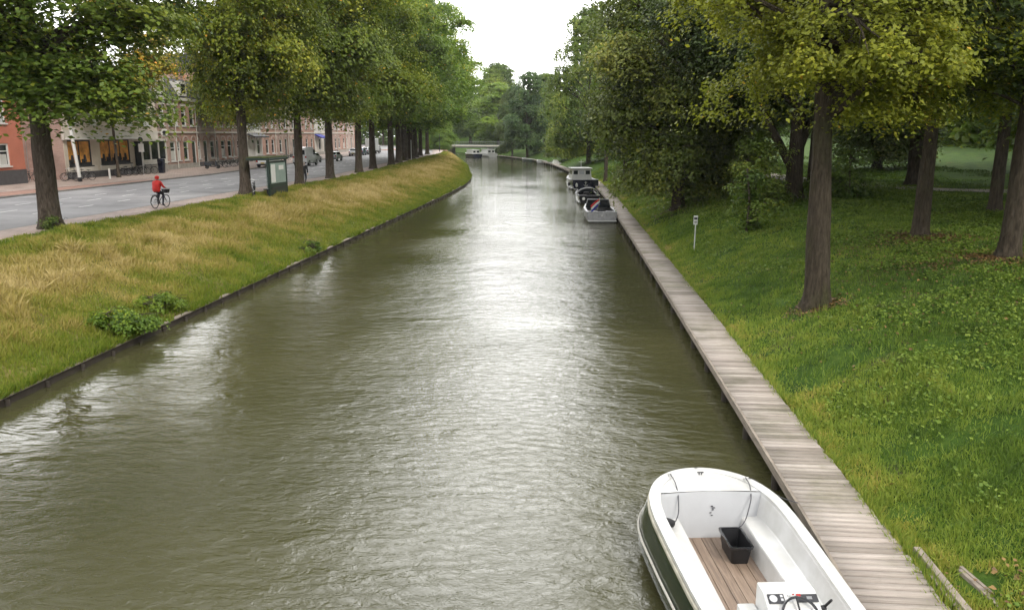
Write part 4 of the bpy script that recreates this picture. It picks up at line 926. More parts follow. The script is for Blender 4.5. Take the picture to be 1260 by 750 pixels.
cruiser(-27.0, 229.5, .55, 7.5, 1.5, M['white'], 'white cabin cruiser moored just in front of the bridge')
cruiser(-30.6, 224.5, .55, 7.5, 1.4, M['navy'], 'dark hulled cruiser left of the white cruiser at the bridge')
# ------------------------------------------------------------------ bridge
br = empty('bridge', (0, 0, 0), 0, 'flat pale bridge with a low railing crossing the canal far ahead', 'bridge')
MB().box((-33, 236, 2.72), (34, 9, .75)).build('deck', M['bridgesteel'], br, bevel=.05)
MB().box((-33, 231.35, 2.9), (34, .2, .35)).build('fascia', M['creamlight'], br)
rl = MB(); rl.box((-33, 231.5, 4.1), (34, .1, .1)); rl.box((-33, 231.5, 3.6), (34, .05, .05))
for k in range(69): rl.box((-50 + k * .5, 231.5, 3.6), (.05, .05, .98))
rl.build('railing', M['bridgesteel'], br)
for x in (-36.5, -25.2): MB().box((x, 236, 1.0), (1.0, 7, 2.9)).build('pier', M['concrete'], br)
for x in (-48, -19): MB().box((x, 236, 1.0), (3, 9, 2.8)).build('abutment', M['concrete'], br)
# red brick quay at the left bridge end
tag(MB().prism([(-50, 205), (-40, 222), (-37, 231), (-50, 231)], -.3, 2.3, 'Z').build('quay', M['brick']), 'red brick quay wall at the end of the bank left of the bridge', 'quay wall')

# ------------------------------------------------------------------ houses
def facade(w, h, opens, depth=9.0, rev=.16, m=0):
    """front wall at x=0 with real openings (y0,y1,z0,z1), box body behind"""
    mb = MB(); Ys = sorted({0, w} | {o[0] for o in opens} | {o[1] for o in opens}); Zs = sorted({0, h} | {o[2] for o in opens} | {o[3] for o in opens})
    for i in range(len(Ys) - 1):
        for k in range(len(Zs) - 1):
            yc, zc = (Ys[i] + Ys[i + 1]) / 2, (Zs[k] + Zs[k + 1]) / 2
            if any(o[0] < yc < o[1] and o[2] < zc < o[3] for o in opens): continue
            mb.add([(0, Ys[i], Zs[k]), (0, Ys[i + 1], Zs[k]), (0, Ys[i + 1], Zs[k + 1]), (0, Ys[i], Zs[k + 1])], [(0, 1, 2, 3)], m)
    for (a, b_, c, d) in opens:
        for q in [((a, c), (b_, c)), ((b_, c), (b_, d)), ((b_, d), (a, d)), ((a, d), (a, c))]:
            (y0, z0), (y1, z1) = q; mb.add([(0, y0, z0), (0, y1, z1), (-rev, y1, z1), (-rev, y0, z0)], [(0, 1, 2, 3)], m)
    mb.add([(0, 0, 0), (-depth, 0, 0), (-depth, 0, h), (0, 0, h)], [(0, 1, 2, 3)], m)
    mb.add([(0, w, 0), (0, w, h), (-depth, w, h), (-depth, w, 0)], [(0, 1, 2, 3)], m)
    mb.add([(-depth, 0, 0), (-depth, w, 0), (-depth, w, h), (-depth, 0, h)], [(0, 1, 2, 3)], m)
    return mb
def no_fix(mb, name, mats, parent):
    return mb.build(name, mats, parent)
def window(par, a, b_, c, d, frame=None, glass=None, rows=2, cols=1, rev=.15, curtain=True, name='window', sill=True):
    frame = frame or M['white']; f = MB(); t = .13
    f.box((-rev + .04, (a + b_) / 2, c + t / 2), (.08, b_ - a, t)); f.box((-rev + .04, (a + b_) / 2, d - t / 2), (.08, b_ - a, t))
    f.box((-rev + .04, a + t / 2, (c + d) / 2), (.079, t, d - c)); f.box((-rev + .04, b_ - t / 2, (c + d) / 2), (.079, t, d - c))
    if rows > 1: f.box((-rev + .045, (a + b_) / 2, c + (d - c) * .66), (.075, b_ - a - .02, .07))
    for k in range(1, cols): f.box((-rev + .042, a + (b_ - a) * k / cols, (c + d) / 2), (.07, .06, d - c - .02))
    if sill: f.box((.03, (a + b_) / 2, c - .05), (.16, b_ - a + .16, .10))
    w_ = f.build(name, frame, par)
    MB().box((-rev - .01, (a + b_) / 2, (c + d) / 2), (.02, b_ - a, d - c)).build('pane', glass or M['glass'], w_)
    if curtain and random.random() < .45:
        MB().box((-rev + .002, (a + b_) / 2, c + (d - c) * .3), (.006, (b_ - a) * .8, (d - c) * .45)).build('curtain', M['curtain'], w_)
    return w_
def arch(par, yc, z, r, mat, name='brick_arch'):
    o = []; n = 10
    for k in range(n + 1): a = pi * k / n; o.append((yc + (r + .16) * cos(a), z + (r + .16) * .8 * sin(a)))
    for k in range(n + 1): a = pi - pi * k / n; o.append((yc + (r - .06) * cos(a), z + (r - .06) * .8 * sin(a)))
    mb = MB(); n1 = n + 1
    for k in range(n):
        q = [o[k], o[k + 1], o[2 * n1 - 2 - k], o[2 * n1 - 1 - k]]; mb.prism(q, .003, .05, 'X')
    mb.build(name, mat, par)
def door(par, a, b_, c, d, mat, rev=.15):
    dm = MB().box((-rev, (a + b_) / 2, (c + d) / 2), (.06, b_ - a, d - c)).build('door', mat, par)
    MB().box((-rev + .04, (a + b_) / 2, d - .3), (.03, (b_ - a) * .75, .42)).build('fanlight', M['glass'], dm)
    f = MB(); f.box((-rev + .05, a + .05, (c + d) / 2), (.1, .1, d - c)).box((-rev + .05, b_ - .05, (c + d) / 2), (.1, .1, d - c)).box((-rev + .05, (a + b_) / 2, d - .05), (.099, b_ - a, .1)); f.build('door_frame', M['white'], dm)
    MB().box((-rev + .07, a + .2, c + 1.0), (.05, .05, .14)).build('handle', M['metal'], dm)
    MB().box((.16, (a + b_) / 2, c - .09), (.36, b_ - a + .3, .18)).build('doorstep', M['concrete'], par)
def terrace(x, y, w, wall, storeys, lab, style=0, grp='brick terrace houses across the street', doormat=None):
    h1 = 4.25; hs = 3.7; H = h1 + hs * (storeys - 1) + .25
    t = empty('terrace_house', (x, y, 2.16), 0, lab, 'house', grp)
    n = 3 if w > 5.2 else 2; seg = w / n; opens = []; items = []
    for k in range(n):
        yc = seg * (k + .5)
        if k == style % n:
            o = (yc - .55, yc + .55, .18, 3.25); items.append(('d', o))
        else:
            o = (yc - .62, yc + .62, .95, 3.2); items.append(('w', o))
        opens.append(o)
        for s in range(1, storeys):
            z = h1 + hs * (s - 1); o2 = (yc - .58, yc + .58, z + .75, z + 3.05); opens.append(o2); items.append(('u', o2))
    facade(w, H, opens).build('wall', wall, t)
    for kind, o in items:
        if kind == 'd': door(t, *o, doormat or M['doorgreen']); arch(t, (o[0] + o[1]) / 2, o[3] + .03, .55, M['brick3' if wall is not M['brick3'] else 'brick'])
        else:
            window(t, *o, rows=2, cols=1)
            if kind == 'w': arch(t, (o[0] + o[1]) / 2, o[3] + .03, .62, M['brick3' if wall is not M['brick3'] else 'brick'])
            else:
                MB().box((.04, (o[0] + o[1]) / 2, o[3] + .14), (.08, o[1] - o[0] + .3, .26)).build('lintel', M['creamlight'], t)
    MB().box((.035, w / 2, .28), (.07, w - .02, .56)).build('plinth', M['plinth'] if style % 2 else M['concrete'], t)
    for s in range(1, storeys + 1):
        z = h1 + hs * (s - 1) if s < storeys else H - .1
        MB().box((.07, w / 2, z), (.14 if s < storeys else .5, w - .01, .2 if s < storeys else .34)).build('cornice' if s == storeys else 'stone_band', M['creamlight'] if s < storeys else M['offwhite'], t)
    MB().tube([(.09, w - .18, .1), (.09, w - .18, H - .2)], .05, 8).build('drainpipe', M['offwhite'], t)
    rf = MB().prism([(.1, H + .05), (-1.3, H + 2.4), (-7.7, H + 2.4), (-9.1, H + .05)], .0, w, 'Y').build('roof', M['asphalt_roof'], t)
    MB().box((-5, w - .5, H + 2.9), (1.1, .6, 1.3)).build('chimney', M['brick2'], rf)
    dr = MB().box((-.55, w / 2, H + 1.15), (1.5, 1.6, 1.7)).build('dormer', M['offwhite'], t)
    MB().box((.21, w / 2, H + 1.15), (.03, 1.1, 1.1)).build('window', M['glass'], dr)
    return t
SIDE = 1
# red rendered house at the far left
rh = empty('red_house', (-46.2, 55.6, 2.16), 0, 'orange red rendered house with grey plinth at the far left edge', 'house')
op = [(1.0, 3.2, 1.5, 3.3), (5.0, 7.15, 1.5, 3.3), (1.0, 3.0, 4.9, 6.9), (5.2, 7.2, 4.9, 6.9)]
facade(8.9, 8.2, op).build('wall', M['red_render'], rh)
for o in op: window(rh, *o, rows=2, cols=2)
MB().box((.03, 4.45, .58), (.06, 8.88, 1.16)).build('plinth', M['plinth'], rh)
MB().box((.15, 4.45, 8.25), (.5, 9.1, .3)).build('cornice', M['offwhite'], rh)
MB().prism([(.3, 8.4), (-4.5, 11.5), (-9.2, 8.4)], 0, 8.9, 'Y').build('roof', M['tile'], rh)
# cream shop on the corner
sh = empty('corner_shop', (-46.0, 69.6, 2.16), 0, 'cream corner shop with large windows and orange lit interior behind the bikes', 'shop')
op = [(.5, 4.1, 1.15, 3.5), (5.5, 10.8, 1.15, 3.5)]
for k in range(5): op.append((.9 + k * 3.2, 2.3 + k * 3.2, 4.95, 6.9))
facade(16.6, 8.3, op).build('wall', M['cream'], sh)
for i, o in enumerate(op[:2]):
    w_ = window(sh, *o, frame=M['steel_dark'], glass=M['ornament'], rows=1, cols=2 + i, curtain=False, name='shop_window')
    mb = MB()
    for k in range(3 + 2 * i): yy = o[0] + .5 + k * .95; mb.box((-.13, yy, 1.5), (.02, .55, .5 + .2 * (k % 2))).tube([(-.12, yy + .2, 1.5), (-.12, yy + .2, 2.15)], [.18, .10], 8)
    mb.build('furniture', M['canvas'], w_); MB().box((-.12, (o[0] + o[1]) / 2, 1.3), (.015, o[1] - o[0] - .2, .32)).build('dark_film', M['black'], w_)
for o in op[2:]: window(sh, *o, rows=2)
MB().box((.12, 8.0, 3.95), (.24, 16.4, .85)).build('fascia_band', M['creamlight'], sh)
MB().box((.45, 5.6, 3.62), (.9, 11.2, .12)).build('canopy', M['white'], sh, bevel=.02)
MB().box((.05, 8.3, .3), (.1, 16.58, .6)).build('plinth', M['plinth'], sh)
MB().box((.04, 2.5, .85), (.08, 4.4, .48)).box((.04, 8.1, .85), (.08, 5.6, .48)).build('panel', M['creamlight'], sh)
MB().box((.12, 8.3, 8.3), (.5, 16.6, .3)).build('cornice', M['offwhite'], sh)
MB().prism([(.1, 8.4), (-1.4, 10.6), (-8.0, 10.6), (-9.2, 8.4)], 0, 16.6, 'Y').build('roof', M['asphalt_roof'], sh)
MB().box((-4.6, -.02, 4.1), (9.1, .03, 8.2)).build('side_wall', M['brick2'], sh)
bay = empty('glass_bay', (0, 0, 0)); bay.parent = sh
MB().box((.45, 14.0, .42), (.9, 5.0, .84)).build('base', M['concrete'], bay); MB().box((.5, 14.0, 3.42), (1.1, 5.2, .24)).build('bay_roof', M['creamlight'], bay)
MB().box((.43, 14.0, 2.05), (.82, 4.8, 2.5)).build('glazing', M['glass'], bay)
mb = MB()
for yy in (11.55, 13.2, 14.9, 16.45): mb.box((.86, yy, 2.07), (.14, .16, 2.48))
mb.box((.86, 14, 1.15), (.10, 4.9, .5)); mb.build('mullion', M['offwhite'], bay)
hs_ = empty('hanging_sign', (-45.3, 86.4, 6.35), 0, 'round white shop sign with a black mark hanging from the corner shop', 'sign')
MB().disc((0, 0, 0), .42, .08, 'Y').build('disc', M['white'], hs_, smooth=False); MB().disc((0, -.05, .02), .2, .03, 'Y').box((0, -.05, -.24), (.42, .03, .07)).build('mark', M['black'], hs_)
MB().tube([(-.8, 0, .5), (.1, 0, .5)], .025, 6).tube([(0, 0, .5), (0, 0, .4)], .02, 6).build('bracket', M['steel_dark'], hs_)
labs = ['brown brick terrace house with arched windows directly right of the cream shop', 'red brick terrace house with an arched door behind the scooter', 'pale red brick terrace house behind the row of parked bicycles',
        'red brick terrace house seen left of the trunk beside the bus shelter', 'brown brick terrace house seen between the shelter trunk and the white painted house', 'white painted house with a dark awning above the bus shelter roof',
        'tall red brick house behind the white van', 'tall brown brick house behind the white hatchback', 'tall pale brick house with close set windows right of the white hatchback', 'red brick house above the hedge bush', 'pale house with a blue awning over its door',
        'brown brick house between two avenue trunks past the blue awning', 'red brick house behind the white box truck', 'pale brick house at the far right end of the visible terrace', 'last faint brick house at the far end of the street']
wl = [M['brick2'], M['brick'], M['brick3'], M['brick'], M['brick2'], M['white'], M['brick'], M['brick2'], M['brick3'], M['brick'], M['creamlight'], M['brick2'], M['brick'], M['brick3'], M['brick']]
y = 86.35
hs2 = []
for i in range(15):
    w = [6.0, 6.2, 6.1, 6.3, 6.2, 6.4, 7.5, 7.5, 8, 9, 9.5, 10, 11, 12, 13][i]
    xf = -46.3 + float(SH(y + w / 2)) * .9
    t = terrace(xf, y, w - .03, wl[i], 2 if i < 3 else 3, labs[i], style=(i * 2) % 3, doormat=M['white'] if i in (0, 4, 5) else None); hs2.append(t); y += w
def awning(par, y0, y1, z, mat): MB().prism([(.05, z), (1.5, z - .55), (1.5, z - .75), (.05, z - .15)], y0, y1, 'Y').build('awning', mat, par)
awning(hs2[5], .3, 6.0, 4.25, M['steel_dark']); awning(hs2[10], 1.5, 5.5, 4.0, M['blue'])
# buildings up the side street and far left
bk = empty('side_street_house', (-72, 58, 2.1), 0, 'dark brick house closing the side street behind the parked bicycles', 'house')
op = [(1 + 2.6 * k, 2.4 + 2.6 * k, z, z + 1.9) for k in range(5) for z in (1.2, 4.6)]
facade(14, 8.5, op).build('wall', M['brick2'], bk)
for o in op: window(bk, *o)
MB().prism([(.2, 8.5), (-4.5, 11.5), (-9, 8.5)], 0, 14, 'Y').build('roof', M['tile'], bk)

# ------------------------------------------------------------------ street furniture
pl = empty('traffic_pole', (-42.9, 66.6, 2.17), 0, 'thick white post with black foot leaning slightly beside the nearest left trunk', 'post')
MB().tube([(0, 0, .35), (-.28, -.15, 4.9)], .14, 12).build('pole', M['white'], pl, smooth=True); MB().tube([(.02, 0, 0), (0, 0, .36)], .17, 12).build('foot', M['black'], pl); MB().box((-.30, -.1, 4.95), (.34, .3, .3)).box((-.3, .2, 4.4), (.25, .5, .25)).build('head', M['offwhite'], pl, bevel=.03)
bo = empty('bollard', (-43.0, 71.3, 2.165), 0, 'short white bollard on the pavement in front of the cream shop', 'bollard')
MB().tube([(0, 0, 0), (0, 0, .86)], .09, 10).build('post', M['white'], bo); MB().tube([(0, 0, .86), (0, 0, .95)], [.1, .04], 10).build('cap', M['offwhite'], bo)
def signpost(x, y, h, lab, plates, polem=M['metal'], z=None, r=.03, name='signpost'):
    s = empty(name, (x, y, ground_z(x, y) if z is None else z), 0, lab, 'signpost'); MB().tube([(0, 0, -.1), (.02, 0, h)], r, 8).build('pole', polem, s)
    for (zc, w, hh, m_, shape) in plates:
        if shape == 'r': MB().disc((0, -.05, zc), w / 2, .03, 'Y').build('plate', m_, s)
        else: MB().box((0, -.05, zc), (w, .03, hh)).build('plate', m_, s, bevel=.01)
    return s
s_ = signpost(5.75, 38.9, 1.72, 'thin white mooring signpost with a small white plate standing in the park grass', [(1.52, .20, .44, M['white'], 'b')], M['white'], r=.028)
MB().box((0, -.07, 1.60), (.15, .012, .10)).build('pictogram', M['steel_dark'], s_); MB().box((0, -.07, 1.45), (.13, .012, .03)).box((0, -.07, 1.39), (.10, .012, .02)).build('lettering', M['steel_dark'], s_)
signpost(-43.2, 77.6, 3.6, 'parking signpost with a white plate and a dark disc before the shop window', [(2.7, .55, .8, M['white'], 'b'), (3.5, .5, 0, M['steel_dark'], 'r')], z=2.165)
signpost(-47.6, 66.8, 4.3, 'thin grey post in the side street left of the nearest trunk', [(4.25, .9, .06, M['metal'], 'b')], z=2.1)
signpost(-26.4, 128, 3.2, 'thin white post between the trunks near the bend', [], M['white'], z=2.1, r=.06)
signpost(-31.5, 185, 4.2, 'dark thin post at the end of the grass bank before the bridge', [], M['steel_dark'], z=2.1, r=.07)
bn = empty('litter_bin', (-43.9, 82.5, 2.165), 0, 'dark blue litter bin on the pavement by the shop corner', 'bin')
MB().loft([rrect(.55, .5, .08, 0), rrect(.62, .56, .08, 1.25)]).build('bin_body', M['navy'], bn, smooth=True); MB().loft([rrect(.66, .6, .08, 1.25), rrect(.62, .56, .1, 1.45), rrect(.3, .3, .1, 1.52)]).build('lid', M['navy'], bn, smooth=True); MB().box((0, -.285, 1.1), (.4, .02, .16)).build('slot', M['black'], bn)
# bus shelter
bs = empty('bus_shelter', (-20.45, 53.9, 2.06), 0, 'dark green bus shelter with a mossy flat roof and a pale poster panel', 'bus shelter')
MB().box((-.62, 0, 2.50), (1.6, 3.7, .15)).build('roof_frame', M['shelter_green'], bs, bevel=.03); MB().box((-.62, 0, 2.62), (1.5, 3.6, .09)).build('moss', M['green_roof'], bs, bevel=.04)
for (x, yy) in [(0, -1.6), (0, 1.6), (-1.3, 1.6)]: MB().box((x, yy, 1.2), (.13, .13, 2.45)).build('post', M['shelter_green'], bs)
pn = MB().box((0, 0, 1.25), (.10, 3.05, 2.2)).build('back_panel', M['shelter_green'], bs)
MB().box((.056, .0, 1.55), (.02, 2.75, 1.35)).build('poster', M['poster'], pn)
MB().box((.070, -.95, 1.55), (.012, .75, 1.2)).box((.070, .55, 1.9), (.012, .9, .3)).build('poster_strip', M['white'], pn)
MB().box((.056, 0, .55), (.02, 2.75, .12)).box((.056, 0, .30), (.02, 2.75, .06)).build('lower_rail', M['steel_dark'], pn)
MB().box((-.75, 1.6, 1.2), (1.4, .03, 2.0)).build('side_glass', M['clear'], bs)
MB().box((-.35, 0, .5), (.4, 2.6, .06)).box((-.35, -1.1, .25), (.1, .08, .5)).box((-.35, 1.1, .25), (.1, .08, .5)).build('bench', M['steel_dark'], bs)
# ------------------------------------------------------------------ bicycles
def bicycle(fm, name='bicycle'):
    b = empty(name)
    for yy in (-.53, .53):
        w = MB().ring((0, yy, .35), .335, .022, 'X', 24, 6).build('wheel', M['rubber'], b, smooth=True)
        sp = MB(); 
        for k in range(10): a = 2 * pi * k / 10; sp.tube([(0, yy, .35), (0, yy + .32 * cos(a), .35 + .32 * sin(a))], .004, 3)
        sp.tube([(-.05, yy, .35), (.05, yy, .35)], .025, 6); sp.build('spokes', M['metal'], w)
    f = MB(); f.tube([(0, -.18, .32), (0, -.28, .85)], .02, 6).tube([(0, -.18, .32), (0, .32, .72)], .024, 6).tube([(0, -.26, .70), (0, .32, .78)], .018, 6).tube([(0, .36, 1.0), (0, .32, .70), (0, .53, .35)], .02, 6)
    for x in (-.05, .05): f.tube([(x, -.53, .35), (x * .5, -.18, .32)], .012, 5).tube([(x, -.53, .35), (x * .4, -.25, .72)], .011, 5)
    f.build('frame', fm, b, smooth=True)
    MB().tube([(-.28, .18, 1.06), (-.24, .32, 1.10), (0, .36, 1.04), (.24, .32, 1.10), (.28, .18, 1.06)], .015, 6).build('handlebar', M['metal'], b, smooth=True)
    MB().loft([[(-.10, -.42, .90), (.10, -.42, .90), (.10, -.42, .86), (-.10, -.42, .86)], [(-.08, -.3, .92), (.08, -.3, .92), (.08, -.3, .87), (-.08, -.3, .87)], [(-.02, -.12, .91), (.02, -.12, .91), (.02, -.12, .87), (-.02, -.12, .87)]]).build('saddle', M['black'], b, smooth=True)
    MB().box((0, -.58, .74), (.14, .42, .02)).build('rack', M['steel_dark'], b)
    MB().ring((0, -.53, .35), .39, .022, 'X', 14, 4, 0, radians(10), radians(190)).build('mudguard', M['black'], b)
    MB().tube([(-.06, -.18, .32), (.06, -.18, .32)], .05, 8).tube([(.06, -.18, .32), (.06, -.10, .18)], .012, 4).box((.12, -.10, .17), (.1, .08, .025)).tube([(-.06, -.18, .32), (-.06, -.26, .46)], .012, 4).box((-.12, -.26, .47), (.1, .08, .025)).build('crank', M['steel_dark'], b)
    return b
bk1 = bicycle(M['black'])
BG = 'bicycles parked along the houses'
bl = [(-44.6, 76.2, .25), (-44.5, 77.3, .3), (-44.6, 78.6, .2), (-44.6, 79.8, .32), (-44.5, 81.0, .22)]
for i, (x, y, a) in enumerate(bl):
    o = bk1 if i == 0 else copy_tree(bk1); o.location = (x, y, 2.165); o.rotation_euler = (radians(0), 0, a + pi / 2 + (pi if i % 2 else 0)); tag(o, 'parked bicycle in the rack between the cream shop and the signpost', 'bicycle', BG)
for i, (x, y, a) in enumerate([(-44.2, 67.3, .2), (-44.6, 68.2, .4), (-43.8, 68.9, .1), (-44.9, 69.6, .3)]):
    o = copy_tree(bk1); o.location = (x, y, 2.165); o.rotation_euler = (0, radians(4), a + pi / 2); tag(o, 'parked bicycle leaning in the bunch right of the nearest left trunk', 'bicycle', BG)
for i, (x, y, a) in enumerate([(-47.6, 65.6, .2), (-48.4, 65.9, .5), (-47.2, 66.4, 0), (-49.4, 66.2, .3)]):
    o = copy_tree(bk1); o.location = (x, y, 2.165); o.rotation_euler = (0, radians(4), a); tag(o, 'parked bicycle in the side street beside the orange red house', 'bicycle', BG)
for i, (x, y) in enumerate([(-43.6, 96.2), (-43.7, 97.4), (-43.6, 98.5), (-43.8, 99.7), (-43.7, 101.0), (-43.7, 102.4)]):
    o = copy_tree(bk1); o.location = (x, y, 2.165); o.rotation_euler = (0, 0, pi / 2 + .25 * (i % 3) + (pi if i % 2 else 0)); tag(o, 'parked bicycle in the row in front of the brick terrace right of the scooter', 'bicycle', BG)
for i, (x, y) in enumerate([(-44.6, 111.5), (-44.6, 112.9), (-45, 114.3), (-45.5, 122.8), (-45.6, 124.0)]):
    o = copy_tree(bk1); o.location = (x, y, 2.165); o.rotation_euler = (0, 0, pi / 2 + .3 * (i % 2)); tag(o, 'parked bicycle by the facades seen through the avenue trunks beyond the shelter', 'bicycle', BG)
o = copy_tree(bk1); o.location = (-21.3, 51.6, 2.17); o.rotation_euler = (0, radians(6), .3); tag(o, 'bicycle leaning against the near end of the bus shelter', 'bicycle', None)
if 'group' in o.keys(): del o['group']
# scooter
sc = empty('scooter', (-43.3, 93.2, 2.165), radians(-60), 'dark parked motor scooter at the left end of the bicycle row', 'scooter')
for yy in (-.6, .65): MB().ring((0, yy, .25), .19, .065, 'X', 18, 8).disc((0, yy, .25), .12, .08, 'X').build('wheel', M['rubber'], sc, smooth=True)
MB().loft([[(-.12, .62, .55), (.12, .62, .55), (.10, .62, .4), (-.10, .62, .4)], [(-.24, .45, .95), (.24, .45, .95), (.22, .40, .3), (-.22, .40, .3)], [(-.2, .32, .98), (.2, .32, .98), (.18, .28, .25), (-.18, .28, .25)]]).box((0, .05, .26), (.36, .6, .10)).build('leg_shield', M['cardark'], sc, smooth=True)
MB().loft([[(-.16, -.1, .62), (.16, -.1, .62), (.16, -.1, .25), (-.16, -.1, .25)], [(-.2, -.45, .70), (.2, -.45, .70), (.2, -.45, .35), (-.2, -.45, .35)], [(-.12, -.9, .72), (.12, -.9, .72), (.12, -.9, .5), (-.12, -.9, .5)]]).build('body', M['cardark'], sc, smooth=True)
MB().box((0, -.42, .77), (.3, .75, .10)).build('seat', M['black'], sc, bevel=.04); MB().tube([(0, .62, .3), (0, .38, 1.0)], .03, 8).tube([(-.3, .33, 1.06), (0, .38, 1.02), (.3, .33, 1.06)], .018, 6).build('handlebar', M['steel_dark'], sc); MB().disc((0, .50, .88), .08, .06, 'Y').build('headlight', M['lampwhite'], sc); MB().box((0, -.92, .62), (.16, .04, .08)).build('tail_light', M['lampred'], sc)
# ------------------------------------------------------------------ vehicles (nose towards +y)
def car(x, y, rz, paintm, lab, kind='car', grp=None, z=2.09):
    c = empty('parked_car' if kind != 'truck' else 'box_truck', (x, y, z), rz, lab, {'car': 'car', 'van': 'van', 'truck': 'truck'}[kind], grp)
    if kind == 'car': Lb, Wd, prof = 4.1, .86, [(-2.05, .35), (-2.08, .70), (-1.98, .95), (-1.80, 1.02), (-1.45, 1.42), (-.4, 1.48), (.35, 1.40), (1.05, .98), (1.85, .85), (2.05, .62), (2.05, .32)]
    elif kind == 'van': Lb, Wd, prof = 5.2, .98, [(-2.6, .4), (-2.62, 1.2), (-2.5, 2.35), (-2.3, 2.45), (.9, 2.42), (1.35, 2.2), (1.95, 1.32), (2.5, 1.1), (2.62, .8), (2.6, .35)]
    else: Lb, Wd, prof = 6.4, 1.05, [(1.2, .5), (1.2, 2.3), (1.9, 2.35), (2.5, 1.5), (3.2, 1.25), (3.3, .5)]
    # body as lofted cross sections across the width so that flanks tuck in at the roof
    def sec(f, zs): return [(f * Wd * (1 - (.18 * max(0, (z_ - .9)) / 1.5 if kind == 'van' else .30 * max(0, z_ - .95))), yy, z_) for yy, z_ in prof]
    rings = [sec(-1, 0), sec(-.93, 0), sec(0, 0), sec(.93, 0), sec(1, 0)]
    for r_i, k in ((0, .97), (4, .97)): rings[r_i] = [(p_[0], p_[1] * k, .4 + (p_[2] - .4) * k) for p_ in rings[r_i]]
    MB().loft(rings).build('body', paintm, c, smooth=True)
    if kind == 'truck': MB().box((0, -1.1, 1.95), (2.2, 4.4, 2.5)).build('cargo_box', M['white'], c, bevel=.04); MB().box((0, -1.1, .6), (1.2, 4.6, .25)).build('chassis', M['steel_dark'], c)
    gl = MB()
    if kind == 'car':
        gl.add([(-.66, -1.83, 1.04), (.66, -1.83, 1.04), (.60, -1.52, 1.40), (-.60, -1.52, 1.40)], [(0, 1, 2, 3)]); gl.add([(-.66, 1.03, 1.03), (.66, 1.03, 1.03), (.60, .42, 1.40), (-.60, .42, 1.40)], [(3, 2, 1, 0)])
        for sd in (-1, 1): gl.add([(sd * .835, -1.5, 1.0), (sd * .835, .8, 1.0), (sd * .755, .3, 1.36), (sd * .755, -1.3, 1.36)], [(0, 1, 2, 3)])
    elif kind == 'van':
        gl.add([(-.72, -2.64, 1.45), (.72, -2.64, 1.45), (.68, -2.57, 2.05), (-.68, -2.57, 2.05)], [(0, 1, 2, 3)]); gl.add([(-.85, 1.93, 1.38), (.85, 1.93, 1.38), (.72, 1.42, 2.15), (-.72, 1.42, 2.15)], [(0, 1, 2, 3)])
        for sd in (-1, 1): gl.add([(sd * .955, .6, 1.4), (sd * .955, 1.6, 1.4), (sd * .90, 1.2, 2.05), (sd * .90, .6, 2.05)], [(0, 1, 2, 3)])
    else: gl.add([(-.9, 2.53, 1.52), (.9, 2.53, 1.52), (.82, 1.98, 2.25), (-.82, 1.98, 2.25)], [(0, 1, 2, 3)])
    g_ = gl.build('glass', M['glass'], c); md = g_.modifiers.new('t', 'SOLIDIFY'); md.thickness = .03; md.offset = 0
    wy = {'car': (-1.3, 1.3), 'van': (-1.6, 1.7), 'truck': (-2.2, 2.3)}[kind]; wr = .32 if kind == 'car' else .36
    for sd in (-1, 1):
        for yy in wy:
            w_ = MB().disc((sd * (Wd - .08), yy, wr), wr, .22, 'X', 20).build('wheel', M['rubber'], c); MB().disc((sd * (Wd + .035), yy, wr), wr * .6, .02, 'X', 14).build('rim', M['metal'], w_)
    yb = prof[1][0] - .015 if kind != 'truck' else -3.31; zl = .82 if kind == 'car' else 1.15 if kind == 'van' else .7
    for sd in (-1, 1):
        MB().box((sd * (Wd - .16), yb, zl), (.2, .05, .22)).build('tail_light', M['lampred'], c); MB().box((sd * (Wd - .22), prof[-2][0] - .0, .68), (.3, .06, .14)).build('headlight', M['lampwhite'], c)
    MB().box((0, yb - .01, zl - .22), (.5, .02, .11)).build('number_plate', paint('yellow_plate', (.6, .42, .03), .5), c)
    MB().box((0, prof[0][0] - .03 if kind != 'truck' else -3.3, .42), (Wd * 1.8, .12, .18)).build('bumper', M['steel_dark'], c, bevel=.03)
    return c
car(-36.4, 106.5, radians(2), M['carwhite'], 'white high roofed van on the road behind the bus shelter, seen from the rear', 'van')
car(-38.8, 99.5, radians(0), M['carwhite'], 'white car mostly hidden behind the bus shelter roof')
car(-39.0, 117.2, radians(3), M['carwhite'], 'white hatchback right of the van, in front of the tall brick houses')
car(-37.9, 124.4, radians(3), M['carsilver'], 'silver hatchback parked just past the white hatchback')
PK = 'cars parked farther along the street'
car(-42.2, 152, radians(5), M['carwhite'], 'white car parked far along the street between two avenue trunks', 'car', PK)
car(-42.9, 158.5, radians(5), M['carblue'], 'blue grey car parked behind the far white car', 'car', PK)
car(-43.6, 165, radians(6), M['carsilver'], 'silver car parked just before the white box truck', 'car', PK)
car(-44.2, 173.5, radians(6), M['carwhite'], 'white box truck parked far along the street', 'truck')
car(-46.5, 186, radians(10), M['cardark'], 'dark car parked beyond the white box truck', 'car', PK)
car(-48.5, 193, radians(14), M['cardark'], 'farthest dark car at the end of the street', 'car', PK)

